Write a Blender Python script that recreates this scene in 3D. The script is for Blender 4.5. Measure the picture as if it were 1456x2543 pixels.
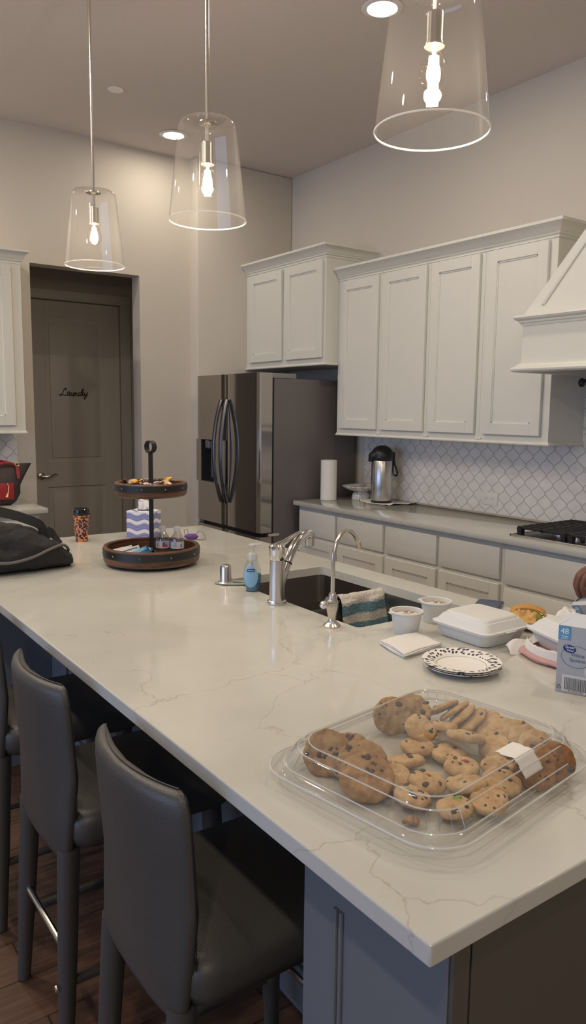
import bpy, bmesh, math, random
from mathutils import Vector, Matrix, noise
S = bpy.context.scene
for o in list(bpy.data.objects): bpy.data.objects.remove(o, do_unlink=True)
COL = S.collection
PI = math.pi
# ------------------------------------------------------------------ camera
r_ = Vector((0.81410956, -0.5805878, 0.01197587)); u_ = Vector((0.06687172, 0.11421428, 0.99120294)); f_ = Vector((0.57684815, 0.80614695, -0.13180784))
cam = bpy.data.objects.new('camera', bpy.data.cameras.new('camera')); COL.objects.link(cam)
M3 = Matrix((r_, u_, -f_)).transposed().to_4x4(); M3.translation = Vector((-3.594, -5.1299, 1.5197)); cam.matrix_world = M3
cam.data.sensor_fit = 'HORIZONTAL'; cam.data.sensor_width = 36; cam.data.lens = 1892.78/1456*36
cam.data.shift_x = (728-737)/1456; cam.data.clip_start = .02
S.camera = cam
# ------------------------------------------------------------------ light and exposure
W = bpy.data.worlds.new('world'); S.world = W; W.use_nodes = True
W.node_tree.nodes['Background'].inputs[0].default_value = (.5, .55, .7, 1); W.node_tree.nodes['Background'].inputs[1].default_value = .05
S.view_settings.view_transform = 'Standard'; S.view_settings.look = 'None'; S.view_settings.gamma = 1; S.view_settings.exposure = 0.66
try: S.view_settings.use_curve_mapping = False
except Exception: pass
PEND_W = 10.0; CAN_W = 5.0; LEFT_W = 8.0; MID_W = 9.0; BACK_W = 17.0; FILL_S = 2.0
WARM = (1.0, .82, .62); CANC = (1.0, .87, .70); COOL = (.40, .58, 1.0)
def add_light(name, kind, loc, power, color, size=.05, parent=None, rot=(0, 0, 0), spread=None):
    l = bpy.data.lights.new(name, kind); l.energy = power; l.color = color
    if kind == 'AREA':
        l.shape = 'DISK'; l.size = size
        if spread: l.spread = spread
    else: l.shadow_soft_size = size
    o = bpy.data.objects.new(name, l); COL.objects.link(o); o.location = loc; o.rotation_euler = rot
    if parent: o.parent = parent
    return o
H = 3.324
# ------------------------------------------------------------------ materials
def mat(name, color=(.8, .8, .8), rough=.5, metal=0, spec=.5, bump=0, bscale=60, **k):
    m = bpy.data.materials.new(name); m.use_nodes = True; nt = m.node_tree; b = nt.nodes['Principled BSDF']
    b.inputs['Base Color'].default_value = (*color, 1); b.inputs['Roughness'].default_value = rough; b.inputs['Metallic'].default_value = metal
    b.inputs['Specular IOR Level'].default_value = spec
    for kk, v in k.items(): b.inputs[kk].default_value = v
    if bump:
        tc = nt.nodes.new('ShaderNodeTexCoord'); n = nt.nodes.new('ShaderNodeTexNoise'); n.inputs['Scale'].default_value = bscale; n.inputs['Detail'].default_value = 3
        bp = nt.nodes.new('ShaderNodeBump'); bp.inputs['Strength'].default_value = bump; bp.inputs['Distance'].default_value = .01
        nt.links.new(tc.outputs['Object'], n.inputs['Vector']); nt.links.new(n.outputs['Fac'], bp.inputs['Height']); nt.links.new(bp.outputs['Normal'], b.inputs['Normal'])
    return m
class N:
    """tiny node helper"""
    def __init__(s, m): s.nt = m.node_tree; s.b = s.nt.nodes['Principled BSDF']
    def n(s, t, **k):
        x = s.nt.nodes.new('ShaderNode'+t)
        for a, v in k.items():
            if a in x.inputs.keys() if hasattr(x.inputs, 'keys') else False: x.inputs[a].default_value = v
            else: setattr(x, a, v)
        return x
    def L(s, a, b): s.nt.links.new(a, b)
    def math(s, op, a, b=None, c=None):
        x = s.nt.nodes.new('ShaderNodeMath'); x.operation = op
        for i, v in enumerate((a, b, c)):
            if v is None: continue
            if isinstance(v, (int, float)): x.inputs[i].default_value = v
            else: s.L(v, x.inputs[i])
        return x.outputs[0]
    def ramp(s, fac, stops):
        x = s.nt.nodes.new('ShaderNodeValToRGB'); e = x.color_ramp.elements
        while len(e) < len(stops): e.new(.5)
        for i, (p, c) in enumerate(stops): e[i].position = p; e[i].color = (*c, 1) if len(c) == 3 else c
        s.L(fac, x.inputs[0]); return x.outputs[0]
    def mix(s, fac, a, b):
        x = s.nt.nodes.new('ShaderNodeMix'); x.data_type = 'RGBA'
        if isinstance(fac, (int, float)): x.inputs[0].default_value = fac
        else: s.L(fac, x.inputs[0])
        for i, v in ((6, a), (7, b)):
            if isinstance(v, tuple): x.inputs[i].default_value = (*v, 1)
            else: s.L(v, x.inputs[i])
        return x.outputs[2]
    def bump(s, h, st, dist=.01):
        bp = s.nt.nodes.new('ShaderNodeBump'); bp.inputs['Strength'].default_value = st; bp.inputs['Distance'].default_value = dist
        s.L(h, bp.inputs['Height']); s.L(bp.outputs[0], s.b.inputs['Normal'])
def obj_coord(n): return n.n('TexCoord').outputs['Object']
wall_m = mat('wall_paint', (.66, .61, .53), .85, bump=.12, bscale=70)
ceil_m = mat('ceiling_paint', (.66, .60, .57), .9, bump=.15, bscale=90)
hall_m = mat('hall_paint', (.62, .57, .52), .85, bump=.1)
white_m = mat('cabinet_paint', (.75, .74, .665), .38)
lower_m = mat('base_cabinet_paint', (.77, .755, .69), .4)
door_m = mat('interior_door_paint', (.80, .765, .71), .45)
island_m = mat('island_paint', (.165, .175, .185), .45)
steel_m = mat('brushed_steel', (.62, .60, .57), .27, 1)
chrome_m = mat('chrome', (.78, .76, .73), .12, 1)
nickel_m = mat('brushed_nickel', (.66, .62, .56), .25, 1)
sinksteel_m = mat('sink_steel', (.33, .31, .29), .32, 1)
slate_m = mat('slate_steel', (.42, .39, .355), .085, .92)
fside_m = mat('fridge_side_grey', (.15, .136, .13), .45, .15)
dark_m = mat('dark_plastic', (.02, .02, .022), .4)
blackm = mat('black_metal', (.012, .012, .012), .42)
iron_m = mat('cast_iron', (.015, .015, .015), .55, bump=.1, bscale=300)
blackgloss = mat('black_gloss', (.01, .01, .012), .15)
white_plastic = mat('white_plastic', (.8, .79, .76), .35)
paper_m = mat('white_paper', (.82, .80, .76), .9)
foam_m = mat('foam_white', (.68, .685, .665), .55, bump=.03, bscale=900)
red_m = mat('red_leather', (.32, .02, .03), .45)
gold_m = mat('gold_metal', (.9, .6, .25), .3, 1)
rubber_m = mat('green_rubber', (.30, .34, .28), .6)
skin_m = mat('brown_skin', (.15, .062, .037), .5, bump=.1, bscale=200, **{'Subsurface Weight': .1})
nail_m = mat('finger_nail', (.50, .25, .19), .3)
shirt_m = mat('navy_shirt', (.05, .07, .12), .9)
hair_m = mat('dark_hair', (.02, .015, .012), .7)
trouser_m = mat('dark_trousers', (.03, .03, .04), .9)
def emit(name, c, s):
    m = mat(name, (0, 0, 0)); b = m.node_tree.nodes['Principled BSDF']; b.inputs['Emission Color'].default_value = (*c, 1); b.inputs['Emission Strength'].default_value = s; return m
fil_m = emit('glowing_filament', (1, .80, .52), 60)
lens_m = emit('lit_lens', (1, .93, .82), 14)
lenscool_m = emit('lit_cool_lens', (.75, .86, 1), 12)
def thin(name, tint=(1, 1, 1), ior=1.45, rough=.02, add=0, blend=None):
    m = bpy.data.materials.new(name); m.use_nodes = True; nt = m.node_tree; nt.nodes.remove(nt.nodes['Principled BSDF'])
    out = nt.nodes['Material Output']; t = nt.nodes.new('ShaderNodeBsdfTransparent'); t.inputs[0].default_value = (*tint, 1)
    g = nt.nodes.new('ShaderNodeBsdfGlossy'); g.inputs['Roughness'].default_value = rough
    lw = nt.nodes.new('ShaderNodeLayerWeight'); f0 = ((ior-1)/(ior+1))**2*2
    pw = nt.nodes.new('ShaderNodeMath'); pw.operation = 'POWER'; pw.inputs[1].default_value = 5; nt.links.new(lw.outputs['Facing'], pw.inputs[0])
    ad = nt.nodes.new('ShaderNodeMath'); ad.operation = 'MULTIPLY_ADD'; ad.use_clamp = True; ad.inputs[1].default_value = 1-f0; ad.inputs[2].default_value = f0+add; nt.links.new(pw.outputs[0], ad.inputs[0])
    mx = nt.nodes.new('ShaderNodeMixShader'); nt.links.new(ad.outputs[0], mx.inputs[0]); nt.links.new(t.outputs[0], mx.inputs[1]); nt.links.new(g.outputs[0], mx.inputs[2])
    last = mx
    if blend:
        d = nt.nodes.new('ShaderNodeBsdfDiffuse'); d.inputs[0].default_value = (*blend[0], 1); m2 = nt.nodes.new('ShaderNodeMixShader'); m2.inputs[0].default_value = blend[1]
        nt.links.new(mx.outputs[0], m2.inputs[1]); nt.links.new(d.outputs[0], m2.inputs[2]); last = m2
    nt.links.new(last.outputs[0], out.inputs[0]); return m
glass_m = thin('clear_glass', (.985, .985, .98), 1.42, .015, 0, ((.85, .84, .82), .014))
rim_m = thin('glass_rim', (.95, .95, .93), 1.6, .2, .1, ((.95, .94, .9), .6))
bulb_m = thin('bulb_glass', (1, .98, .95), 1.4, .01)
clear_m = thin('clear_plastic', (.975, .975, .97), 1.42, .05, 0, ((.8, .79, .76), .045))
frost_m = thin('frosted_plastic', (.9, .9, .9), 1.5, .2, .05, ((.8, .8, .78), .35))
water_m = thin('bottle_plastic', (.82, .82, .84), 1.5, .05, .05)
# quartz
quartz_m = mat('veined_quartz', (.8, .77, .7), .09, 0, .5); q = N(quartz_m); co = obj_coord(q)
n1 = q.n('TexNoise'); n1.inputs['Scale'].default_value = 3.2; n1.inputs['Detail'].default_value = 6; n1.inputs['Roughness'].default_value = .52; q.L(co, n1.inputs['Vector'])
vm = q.n('VectorMath', operation='MULTIPLY_ADD'); vm.inputs[1].default_value = (.42, .42, .42); q.L(n1.outputs['Color'], vm.inputs[0]); q.L(co, vm.inputs[2])
vo = q.n('TexVoronoi', feature='DISTANCE_TO_EDGE'); vo.inputs['Scale'].default_value = 2.7; q.L(vm.outputs[0], vo.inputs['Vector'])
n2 = q.n('TexNoise'); n2.inputs['Scale'].default_value = 2.4; q.L(co, n2.inputs['Vector'])
msk = q.ramp(n2.outputs['Fac'], [(.42, (.12, .12, .12)), (.56, (1, 1, 1))])
line = q.ramp(vo.outputs['Distance'], [(0.0, (1, 1, 1)), (.0025, (.75, .75, .75)), (.0075, (0, 0, 0))])
fac = q.math('MULTIPLY', line, msk); fac = q.math('MULTIPLY', fac, .45)
n3 = q.n('TexNoise'); n3.inputs['Scale'].default_value = 5; n3.inputs['Detail'].default_value = 4; q.L(co, n3.inputs['Vector'])
base = q.ramp(n3.outputs['Fac'], [(.35, (.545, .54, .488)), (.65, (.585, .58, .53))])
q.L(q.mix(fac, base, (.34, .28, .19)), q.b.inputs['Base Color'])
# arabesque tile: two families of wavy grout lines
def tile_mat(name, axis, y0):
    m = mat(name, (.72, .70, .67), .22); t = N(m); sx = t.n('SeparateXYZ'); t.L(obj_coord(t), sx.inputs[0])
    h = sx.outputs[axis]; z = sx.outputs[2]
    uu = t.math('DIVIDE', t.math('SUBTRACT', h, y0), .0471)
    k = t.math('ROUND', uu); par = t.math('ABSOLUTE', t.math('MODULO', k, 2.0)); sgn = t.math('MULTIPLY_ADD', par, -2.0, 1.0)
    th = t.math('MULTIPLY', t.math('SUBTRACT', z, 1.328), 2*PI/.1005)
    cs = t.math('COSINE', th); c3 = t.math('MULTIPLY', t.math('COSINE', t.math('MULTIPLY', th, 3.0)), -.04); c7 = t.math('MULTIPLY', t.math('SINE', t.math('MULTIPLY', th, 10.0)), .02)
    wv = t.math('MULTIPLY', t.math('ADD', t.math('ADD', cs, c3), c7), .475)
    d = t.math('ABSOLUTE', t.math('SUBTRACT', t.math('SUBTRACT', uu, k), t.math('MULTIPLY', sgn, wv)))
    sl = t.math('ADD', t.math('MULTIPLY', t.math('ABSOLUTE', t.math('SINE', th)), .055), .028)
    r = t.math('DIVIDE', d, sl)
    g = t.ramp(r, [(.55, (1, 1, 1)), (1.0, (0, 0, 0))])
    nz = t.n('TexNoise'); nz.inputs['Scale'].default_value = 14; nz.inputs['Detail'].default_value = 5; t.L(obj_coord(t), nz.inputs['Vector'])
    bc = t.ramp(nz.outputs['Fac'], [(.3, (.76, .74, .71)), (.7, (.85, .83, .80))])
    t.L(t.mix(g, bc, (.42, .385, .35)), t.b.inputs['Base Color']); t.L(t.math('MULTIPLY_ADD', g, .5, .2), t.b.inputs['Roughness'])
    t.bump(t.math('SUBTRACT', 1.0, g), .5, .002); return m
tile_r = tile_mat('arabesque_tile_right', 1, -2.266+.0471*.5+.0471)
tile_l = tile_mat('arabesque_tile_left', 0, -2.2)
# floor planks
floor_m = mat('dark_wood_floor', (.1, .05, .03), .4); t = N(floor_m); co = obj_coord(t)
br = t.n('TexBrick'); br.offset = .37; br.inputs['Scale'].default_value = 1; br.inputs['Brick Width'].default_value = 1.3; br.inputs['Row Height'].default_value = .16; br.inputs['Mortar Size'].default_value = .002
br.inputs['Color1'].default_value = (.115, .058, .035, 1); br.inputs['Color2'].default_value = (.06, .032, .02, 1); br.inputs['Mortar'].default_value = (.01, .006, .004, 1); t.L(co, br.inputs['Vector'])
mp = t.n('Mapping'); mp.inputs['Scale'].default_value = (3, 30, 3); t.L(co, mp.inputs['Vector'])
nz = t.n('TexNoise'); nz.inputs['Scale'].default_value = 2; nz.inputs['Detail'].default_value = 6; t.L(mp.outputs[0], nz.inputs['Vector'])
t.L(t.mix(t.ramp(nz.outputs['Fac'], [(.4, (0, 0, 0)), (.75, (.55, .55, .55))]), br.outputs['Color'], (.20, .11, .065)), t.b.inputs['Base Color']); t.bump(nz.outputs['Fac'], .2, .004)
# wood for the tray
traywood_m = mat('tray_wood', (.1, .04, .02), .4); t = N(traywood_m)
mp = t.n('Mapping'); mp.inputs['Scale'].default_value = (6, 6, 60); t.L(obj_coord(t), mp.inputs['Vector'])
nz = t.n('TexNoise'); nz.inputs['Scale'].default_value = 1.5; nz.inputs['Detail'].default_value = 5; nz.inputs['Distortion'].default_value = .6; t.L(mp.outputs[0], nz.inputs['Vector'])
t.L(t.ramp(nz.outputs['Fac'], [(.3, (.045, .018, .01)), (.55, (.13, .058, .03)), (.8, (.22, .10, .05))]), t.b.inputs['Base Color'])
# leather
leather_m = mat('grey_faux_leather', (.070, .066, .058), .4); t = N(leather_m)
vo = t.n('TexVoronoi'); vo.inputs['Scale'].default_value = 420; t.L(obj_coord(t), vo.inputs['Vector']); t.bump(vo.outputs['Distance'], .15, .002)
fabric_m = mat('black_nylon', (.02, .02, .0215), .8, bump=.9, bscale=28)
piping_m = mat('grey_piping', (.13, .12, .12), .7)
purse_m = mat('brown_coated_canvas', (.045, .030, .026), .5, bump=.1, bscale=200)
fridge_in = mat('dispenser_black', (.03, .03, .036), .25)
marble_m = mat('white_marble_ceramic', (.8, .78, .74), .15); t = N(marble_m)
nz = t.n('TexNoise'); nz.inputs['Scale'].default_value = 9; nz.inputs['Detail'].default_value = 6; nz.inputs['Distortion'].default_value = 1.6; t.L(obj_coord(t), nz.inputs['Vector'])
t.L(t.ramp(nz.outputs['Fac'], [(.44, (.76, .74, .70)), (.5, (.30, .27, .26)), (.54, (.76, .74, .70))]), t.b.inputs['Base Color'])
leopard_m = mat('leopard_print', (.7, .3, .15), .4); t = N(leopard_m)
vo = t.n('TexVoronoi'); vo.inputs['Scale'].default_value = 95; vo.inputs['Randomness'].default_value = .9; nzz = t.n('TexNoise'); nzz.inputs['Scale'].default_value = 60
vmm = t.n('VectorMath', operation='MULTIPLY_ADD'); vmm.inputs[1].default_value = (.014, .014, .014); t.L(obj_coord(t), nzz.inputs['Vector']); t.L(nzz.outputs['Color'], vmm.inputs[0]); t.L(obj_coord(t), vmm.inputs[2]); t.L(vmm.outputs[0], vo.inputs['Vector'])
nz = t.n('TexNoise'); nz.inputs['Scale'].default_value = 16; t.L(obj_coord(t), nz.inputs['Vector'])
bc = t.ramp(nz.outputs['Fac'], [(.42, (.55, .27, .20)), (.56, (.85, .28, .05)), (.7, (.62, .33, .27))])
t.L(t.mix(t.ramp(vo.outputs['Distance'], [(.50, (1, 1, 1)), (.56, (0, 0, 0))]), bc, (.055, .012, .012)), t.b.inputs['Base Color'])
tissue_m = mat('wave_print_card', (.5, .5, .7), .5); t = N(tissue_m); sx = t.n('SeparateXYZ'); t.L(obj_coord(t), sx.inputs[0])
ph = t.math('ADD', t.math('MULTIPLY', sx.outputs[2], 22.0), t.math('MULTIPLY', t.math('SINE', t.math('MULTIPLY', t.math('ADD', sx.outputs[0], sx.outputs[1]), 75.0)), .13))
fr = t.math('FRACT', ph)
t.L(t.ramp(fr, [(0, (.20, .21, .42)), (.28, (.30, .32, .55)), (.30, (.18, .19, .40)), (.58, (.33, .35, .60)), (.62, (.78, .77, .78)), (.95, (.78, .77, .78)), (.97, (.22, .24, .46))]), t.b.inputs['Base Color'])
t.nt.nodes[-1].location = (0, 0)
terry_m = mat('striped_terry', (.8, .76, .7), 1.0, 0, .1); t = N(terry_m); tu = t.n('UVMap'); sx = t.n('SeparateXYZ'); t.L(tu.outputs[0], sx.inputs[0])
nz = t.n('TexNoise'); nz.inputs['Scale'].default_value = 240; nz.inputs['Detail'].default_value = 3; t.L(obj_coord(t), nz.inputs['Vector'])
vv = t.math('ADD', sx.outputs[1], t.math('MULTIPLY', t.math('SUBTRACT', nz.outputs['Fac'], .5), .05))
W_ = (.74, .70, .63); T_ = (.12, .27, .34)
st = t.ramp(vv, [(0, W_), (.41, W_), (.42, T_), (.53, T_), (.54, W_), (.63, W_), (.64, T_), (.74, T_), (.75, W_)])
t.L(t.mix(t.ramp(nz.outputs['Fac'], [(.4, (0, 0, 0)), (.7, (.4, .4, .4))]), st, (.55, .5, .45)), t.b.inputs['Base Color']); t.bump(nz.outputs['Fac'], 1, .006)
stripecloth_m = mat('pinstripe_cloth', (.8, .78, .75), .95); t = N(stripecloth_m); tu = t.n('UVMap'); sx = t.n('SeparateXYZ'); t.L(tu.outputs[0], sx.inputs[0])
fr = t.math('FRACT', t.math('MULTIPLY', sx.outputs[0], 13.0)); t.L(t.mix(t.math('LESS_THAN', fr, .12), (.78, .76, .73), (.16, .16, .17)), t.b.inputs['Base Color'])
towel_paper_m = mat('kitchen_paper', (.82, .80, .76), .95, bump=.3, bscale=220)
def cookie_mat(name, c1, c2):
    m = mat(name, c1, .85); t = N(m); nz = t.n('TexNoise'); nz.inputs['Scale'].default_value = 55; nz.inputs['Detail'].default_value = 5; t.L(obj_coord(t), nz.inputs['Vector'])
    t.L(t.ramp(nz.outputs['Fac'], [(.35, c2), (.62, c1)]), t.b.inputs['Base Color']); t.bump(nz.outputs['Fac'], .7, .008); return m
cookie_light = cookie_mat('pale_cookie', (.60, .405, .205), (.46, .275, .115))
cookie_dark = cookie_mat('brown_cookie', (.42, .25, .105), (.27, .145, .055))
cookie_oat = cookie_mat('oatmeal_cookie', (.46, .295, .14), (.29, .165, .068))
cookie_red = cookie_mat('russet_cookie', (.38, .185, .065), (.23, .10, .036))
chip_m = mat('chocolate_chip', (.045, .018, .012), .4); chipred_m = mat('red_sweet', (.28, .02, .03), .3); chipblue_m = mat('blue_sweet', (.04, .12, .22), .3); chipgreen_m = mat('green_sweet', (.12, .30, .04), .3); chiporange_m = mat('orange_sweet', (.8, .16, .02), .3)
soup_m = mat('tan_soup', (.50, .36, .20), .35, bump=.3, bscale=120)
bun_m = mat('toasted_bun', (.55, .27, .06), .6, bump=.2, bscale=80); pickle_m = mat('green_filling', (.35, .35, .05), .5); wrap_m = mat('tan_wrapper', (.62, .38, .13), .6, bump=.6, bscale=60)
pink_m = thin('pink_plastic_bag', (.85, .62, .62), 1.4, .2, .03, ((.68, .42, .42), .65)); napkin_m = mat('paper_napkin', (.74, .725, .70), .95, bump=.15, bscale=400)
tissuep_m = thin('tissue_paper', (.9, .9, .9), 1.2, .5, 0, ((.85, .83, .81), .9))
boxgrey_m = mat('grey_card', (.40, .42, .46), .5); boxblue_m = mat('blue_ink', (.10, .30, .50), .5); navy_m = mat('navy_ink', (.01, .03, .15), .5); ink_m = mat('dark_ink', (.03, .03, .035), .6); bluegrey_m = mat('bluegrey_ink', (.09, .15, .25), .6)
barwhite_m = mat('pale_card', (.62, .64, .67), .5); cardwhite_m = mat('white_card', (.78, .77, .74), .6); inkwhite_m = mat('white_ink', (.85, .87, .9), .6)
soap_liquid = mat('blue_liquid_soap', (.10, .30, .44), .1, 0, .5, **{'Transmission Weight': .35}); soap_label = mat('pale_blue_label', (.25, .48, .66), .4)
label_w = mat('bottle_label', (.66, .67, .70), .5); pink_ink = mat('magenta_ink', (.55, .05, .25), .5); cyan_ink = mat('cyan_ink', (.2, .45, .65), .5)
purple_m = mat('purple_cloth', (.12, .05, .22), .7)
brownwrap_m = mat('brown_foil', (.10, .035, .025), .3, .3, bump=.6, bscale=120); silverwrap_m = mat('silver_foil', (.6, .55, .52), .25, .8, bump=.8, bscale=120); orangewrap_m = mat('orange_foil', (.75, .22, .04), .35, .3, bump=.5, bscale=100); goldwrap_m = mat('gold_foil', (.75, .42, .10), .3, .7, bump=.5, bscale=100)
bluewrap_m = mat('blue_foil', (.03, .18, .42), .35, .2, bump=.4, bscale=80); whitewrap_m = mat('white_wrapper', (.62, .63, .64), .4, bump=.4, bscale=80)
screen_m = mat('phone_screen', (.025, .035, .10), .08); concealed = mat('cover_plate', (.92, .90, .87), .6)
# plate rim pattern
plate_m = mat('printed_paper_plate', (.8, .78, .75), .5); t = N(plate_m); sx = t.n('SeparateXYZ'); t.L(obj_coord(t), sx.inputs[0])
rad = t.math('POWER', t.math('ADD', t.math('POWER', sx.outputs[0], 2.0), t.math('POWER', sx.outputs[1], 2.0)), .5)
ang = t.math('ARCTAN2', sx.outputs[1], sx.outputs[0]); cmb = t.n('CombineXYZ'); t.L(t.math('ADD', t.math('MULTIPLY', ang, 5.2), t.math('MULTIPLY', rad, 25.0)), cmb.inputs[0]); t.L(t.math('MULTIPLY', rad, 52.0), cmb.inputs[1])
vo = t.n('TexVoronoi'); vo.voronoi_dimensions = '2D'; vo.inputs['Scale'].default_value = 1.25; vo.inputs['Randomness'].default_value = .75; t.L(cmb.outputs[0], vo.inputs['Vector'])
blot = t.math('LESS_THAN', vo.outputs['Distance'], .30); inr = t.math('GREATER_THAN', rad, .064); f1 = t.math('MULTIPLY', blot, inr)
ring = t.math('LESS_THAN', t.math('ABSOLUTE', t.math('SUBTRACT', rad, .0585)), .0006)
t.L(t.mix(ring, t.mix(f1, (.80, .78, .75), (.02, .02, .03)), (.30, .36, .18)), t.b.inputs['Base Color'])
# ------------------------------------------------------------------ geometry helpers
class G:
    def __init__(s): s.bm = bmesh.new(); s.uv = None
    def _new(s, n0, M, mi):
        vs = list(s.bm.verts)[n0:]
        if M is not None:
            for v in vs: v.co = M @ v.co
    def box(s, x0, x1, y0, y1, z0, z1, b=0, seg=2, M=None):
        T = M if M is not None else Matrix.Identity(4)
        c = [s.bm.verts.new(T @ Vector((x, y, z))) for x in (x0, x1) for y in (y0, y1) for z in (z0, z1)]
        fs = [s.bm.faces.new([c[i] for i in q]) for q in ((0, 1, 3, 2), (4, 6, 7, 5), (0, 4, 5, 1), (2, 3, 7, 6), (0, 2, 6, 4), (1, 5, 7, 3))]
        if b > 0:
            es = list({e for f in fs for e in f.edges}); bmesh.ops.bevel(s.bm, geom=es, offset=b, segments=seg, affect='EDGES', profile=.5)
        return s
    def loft(s, rings, closed=True, caps=True, M=None):
        rv = [[s.bm.verts.new((M @ Vector(p)) if M is not None else Vector(p)) for p in r] for r in rings]; n = len(rv[0])
        for a, b in zip(rv, rv[1:]):
            for i in range(n if closed else n-1):
                j = (i+1) % n
                try: s.bm.faces.new((a[i], a[j], b[j], b[i]))
                except ValueError: pass
        if caps and closed:
            for r in (list(reversed(rv[0])), rv[-1]):
                try: s.bm.faces.new(r)
                except ValueError: pass
        return s
    def lathe(s, prof, c=(0, 0, 0), n=32, caps=True, M=None):
        rings = [[(c[0]+max(r, 1e-5)*math.cos(2*PI*i/n), c[1]+max(r, 1e-5)*math.sin(2*PI*i/n), c[2]+z) for i in range(n)] for r, z in prof]
        return s.loft(rings, True, caps, M)
    def tube(s, pts, r, n=8, caps=True, flat=1.0, up=(0, 0, 1)):
        P = [Vector(p) for p in pts]; R = r if isinstance(r, (list, tuple)) else [r]*len(P); rings = []; prev = None
        for i, p in enumerate(P):
            d = (P[min(i+1, len(P)-1)]-P[max(i-1, 0)]).normalized(); u = Vector(up)
            if prev is not None: u = prev
            if abs(d.dot(u)) > .95: u = Vector((1, 0, 0)) if abs(d.x) < .9 else Vector((0, 1, 0))
            a = d.cross(u).normalized(); b = a.cross(d).normalized(); prev = b
            rings.append([p+(a*math.cos(2*PI*k/n)*flat+b*math.sin(2*PI*k/n))*R[i] for k in range(n)])
        return s.loft(rings, True, caps)
    def ribbon(s, pts, w, th, up=(0, 0, 1)):
        P = [Vector(p) for p in pts]; rings = []
        for i, p in enumerate(P):
            d = (P[min(i+1, len(P)-1)]-P[max(i-1, 0)]).normalized(); u = Vector(up); a = d.cross(u).normalized(); b = a.cross(d).normalized()
            ww = w[i] if isinstance(w, (list, tuple)) else w
            rings.append([p+a*x*ww/2+b*y*th/2 for x, y in ((-1, -1), (1, -1), (1, 1), (-1, 1))])
        return s.loft(rings)
    def grid(s, nx, ny, fn, M=None):
        uvl = s.bm.loops.layers.uv.verify(); V = [[s.bm.verts.new(fn(i/nx, j/ny)) for j in range(ny+1)] for i in range(nx+1)]
        for i in range(nx):
            for j in range(ny):
                f = s.bm.faces.new((V[i][j], V[i+1][j], V[i+1][j+1], V[i][j+1]))
                for l, (a, b) in zip(f.loops, ((i, j), (i+1, j), (i+1, j+1), (i, j+1))): l[uvl].uv = (a/nx, b/ny)
        return s
    def prism(s, poly, z0, z1, M=None, b=0):
        n0 = len(s.bm.verts); a = [s.bm.verts.new((x, y, z0)) for x, y in poly]; c = [s.bm.verts.new((x, y, z1)) for x, y in poly]; n = len(poly); fs = []
        fs.append(s.bm.faces.new(list(reversed(a)))); fs.append(s.bm.faces.new(c))
        for i in range(n): fs.append(s.bm.faces.new((a[i], a[(i+1) % n], c[(i+1) % n], c[i])))
        if M is not None:
            for v in a+c: v.co = M @ v.co
        if b: bmesh.ops.bevel(s.bm, geom=[e for f in fs[:2] for e in f.edges], offset=b, segments=2, affect='EDGES', profile=.5)
        return s
    def sphere(s, c, r, sc=(1, 1, 1), n=16, m=10):
        rings = []
        for j in range(m+1):
            a = PI*j/m; rings.append([(c[0]+r*sc[0]*max(math.sin(a), 1e-4)*math.cos(2*PI*i/n), c[1]+r*sc[1]*max(math.sin(a), 1e-4)*math.sin(2*PI*i/n), c[2]-r*sc[2]*math.cos(a)) for i in range(n)])
        return s.loft(rings, True, True)
    def build(s, name, m, parent=None, world=False, ang=28, solid=0, sub=0):
        if world and parent is not None:
            iv = parent.matrix_basis.inverted()
            for v in s.bm.verts: v.co = iv @ v.co
        bmesh.ops.recalc_face_normals(s.bm, faces=s.bm.faces)
        me = bpy.data.meshes.new(name); s.bm.to_mesh(me); s.bm.free()
        for p in me.polygons: p.use_smooth = True
        me.set_sharp_from_angle(angle=math.radians(ang)); me.materials.append(m)
        o = bpy.data.objects.new(name, me); COL.objects.link(o)
        if parent is not None: o.parent = parent
        if solid: x = o.modifiers.new('thickness', 'SOLIDIFY'); x.thickness = solid; x.offset = 0
        if sub: x = o.modifiers.new('smooth', 'SUBSURF'); x.levels = sub; x.render_levels = sub
        return o
def thing(name, label, cat, loc=(0, 0, 0), rz=0, group=None, rot=None):
    o = bpy.data.objects.new(name, None); o.empty_display_size = .05; COL.objects.link(o); o.location = loc; o.rotation_euler = rot or (0, 0, rz)
    o.matrix_basis = o.matrix_basis; o['label'] = label; o['category'] = cat
    if group: o['group'] = group
    bpy.context.view_layer.update(); return o
def tag(o, label, cat, group=None):
    o['label'] = label; o['category'] = cat
    if group: o['group'] = group
    return o
def struct(name, g, m, **k): o = g.build(name, m, **k); o['kind'] = 'structure'; return o
def lab(o, l): o['label'] = l; return o
def text(s, name, size, m, M, parent, ext=.0003, ax='CENTER', shear=0, spacing=1.0):
    c = bpy.data.curves.new(name, 'FONT'); c.body = s; c.size = size; c.extrude = ext; c.align_x = ax; c.align_y = 'CENTER'; c.shear = shear; c.space_character = spacing
    t = bpy.data.objects.new(name, c); COL.objects.link(t); dg = bpy.context.evaluated_depsgraph_get(); me = bpy.data.meshes.new_from_object(t.evaluated_get(dg)); bpy.data.objects.remove(t)
    me.transform(M); me.materials.clear(); me.materials.append(m); o = bpy.data.objects.new(name, me); COL.objects.link(o); o.parent = parent; return o
def copy_tree(o, parent=None):
    c = o.copy(); COL.objects.link(c)
    if parent is not None: c.parent = parent
    for ch in list(o.children): copy_tree(ch, c)
    return c
def rrect(hx, hy, r, n=6, cx=0, cy=0):
    out = []
    for sx, sy, a0 in ((1, 1, 0), (-1, 1, 90), (-1, -1, 180), (1, -1, 270)):
        for k in range(n+1):
            a = math.radians(a0+90*k/n); out.append((cx+sx*(hx-r)+r*math.cos(a), cy+sy*(hy-r)+r*math.sin(a)))
    return out
rng = random.Random(7)
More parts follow.
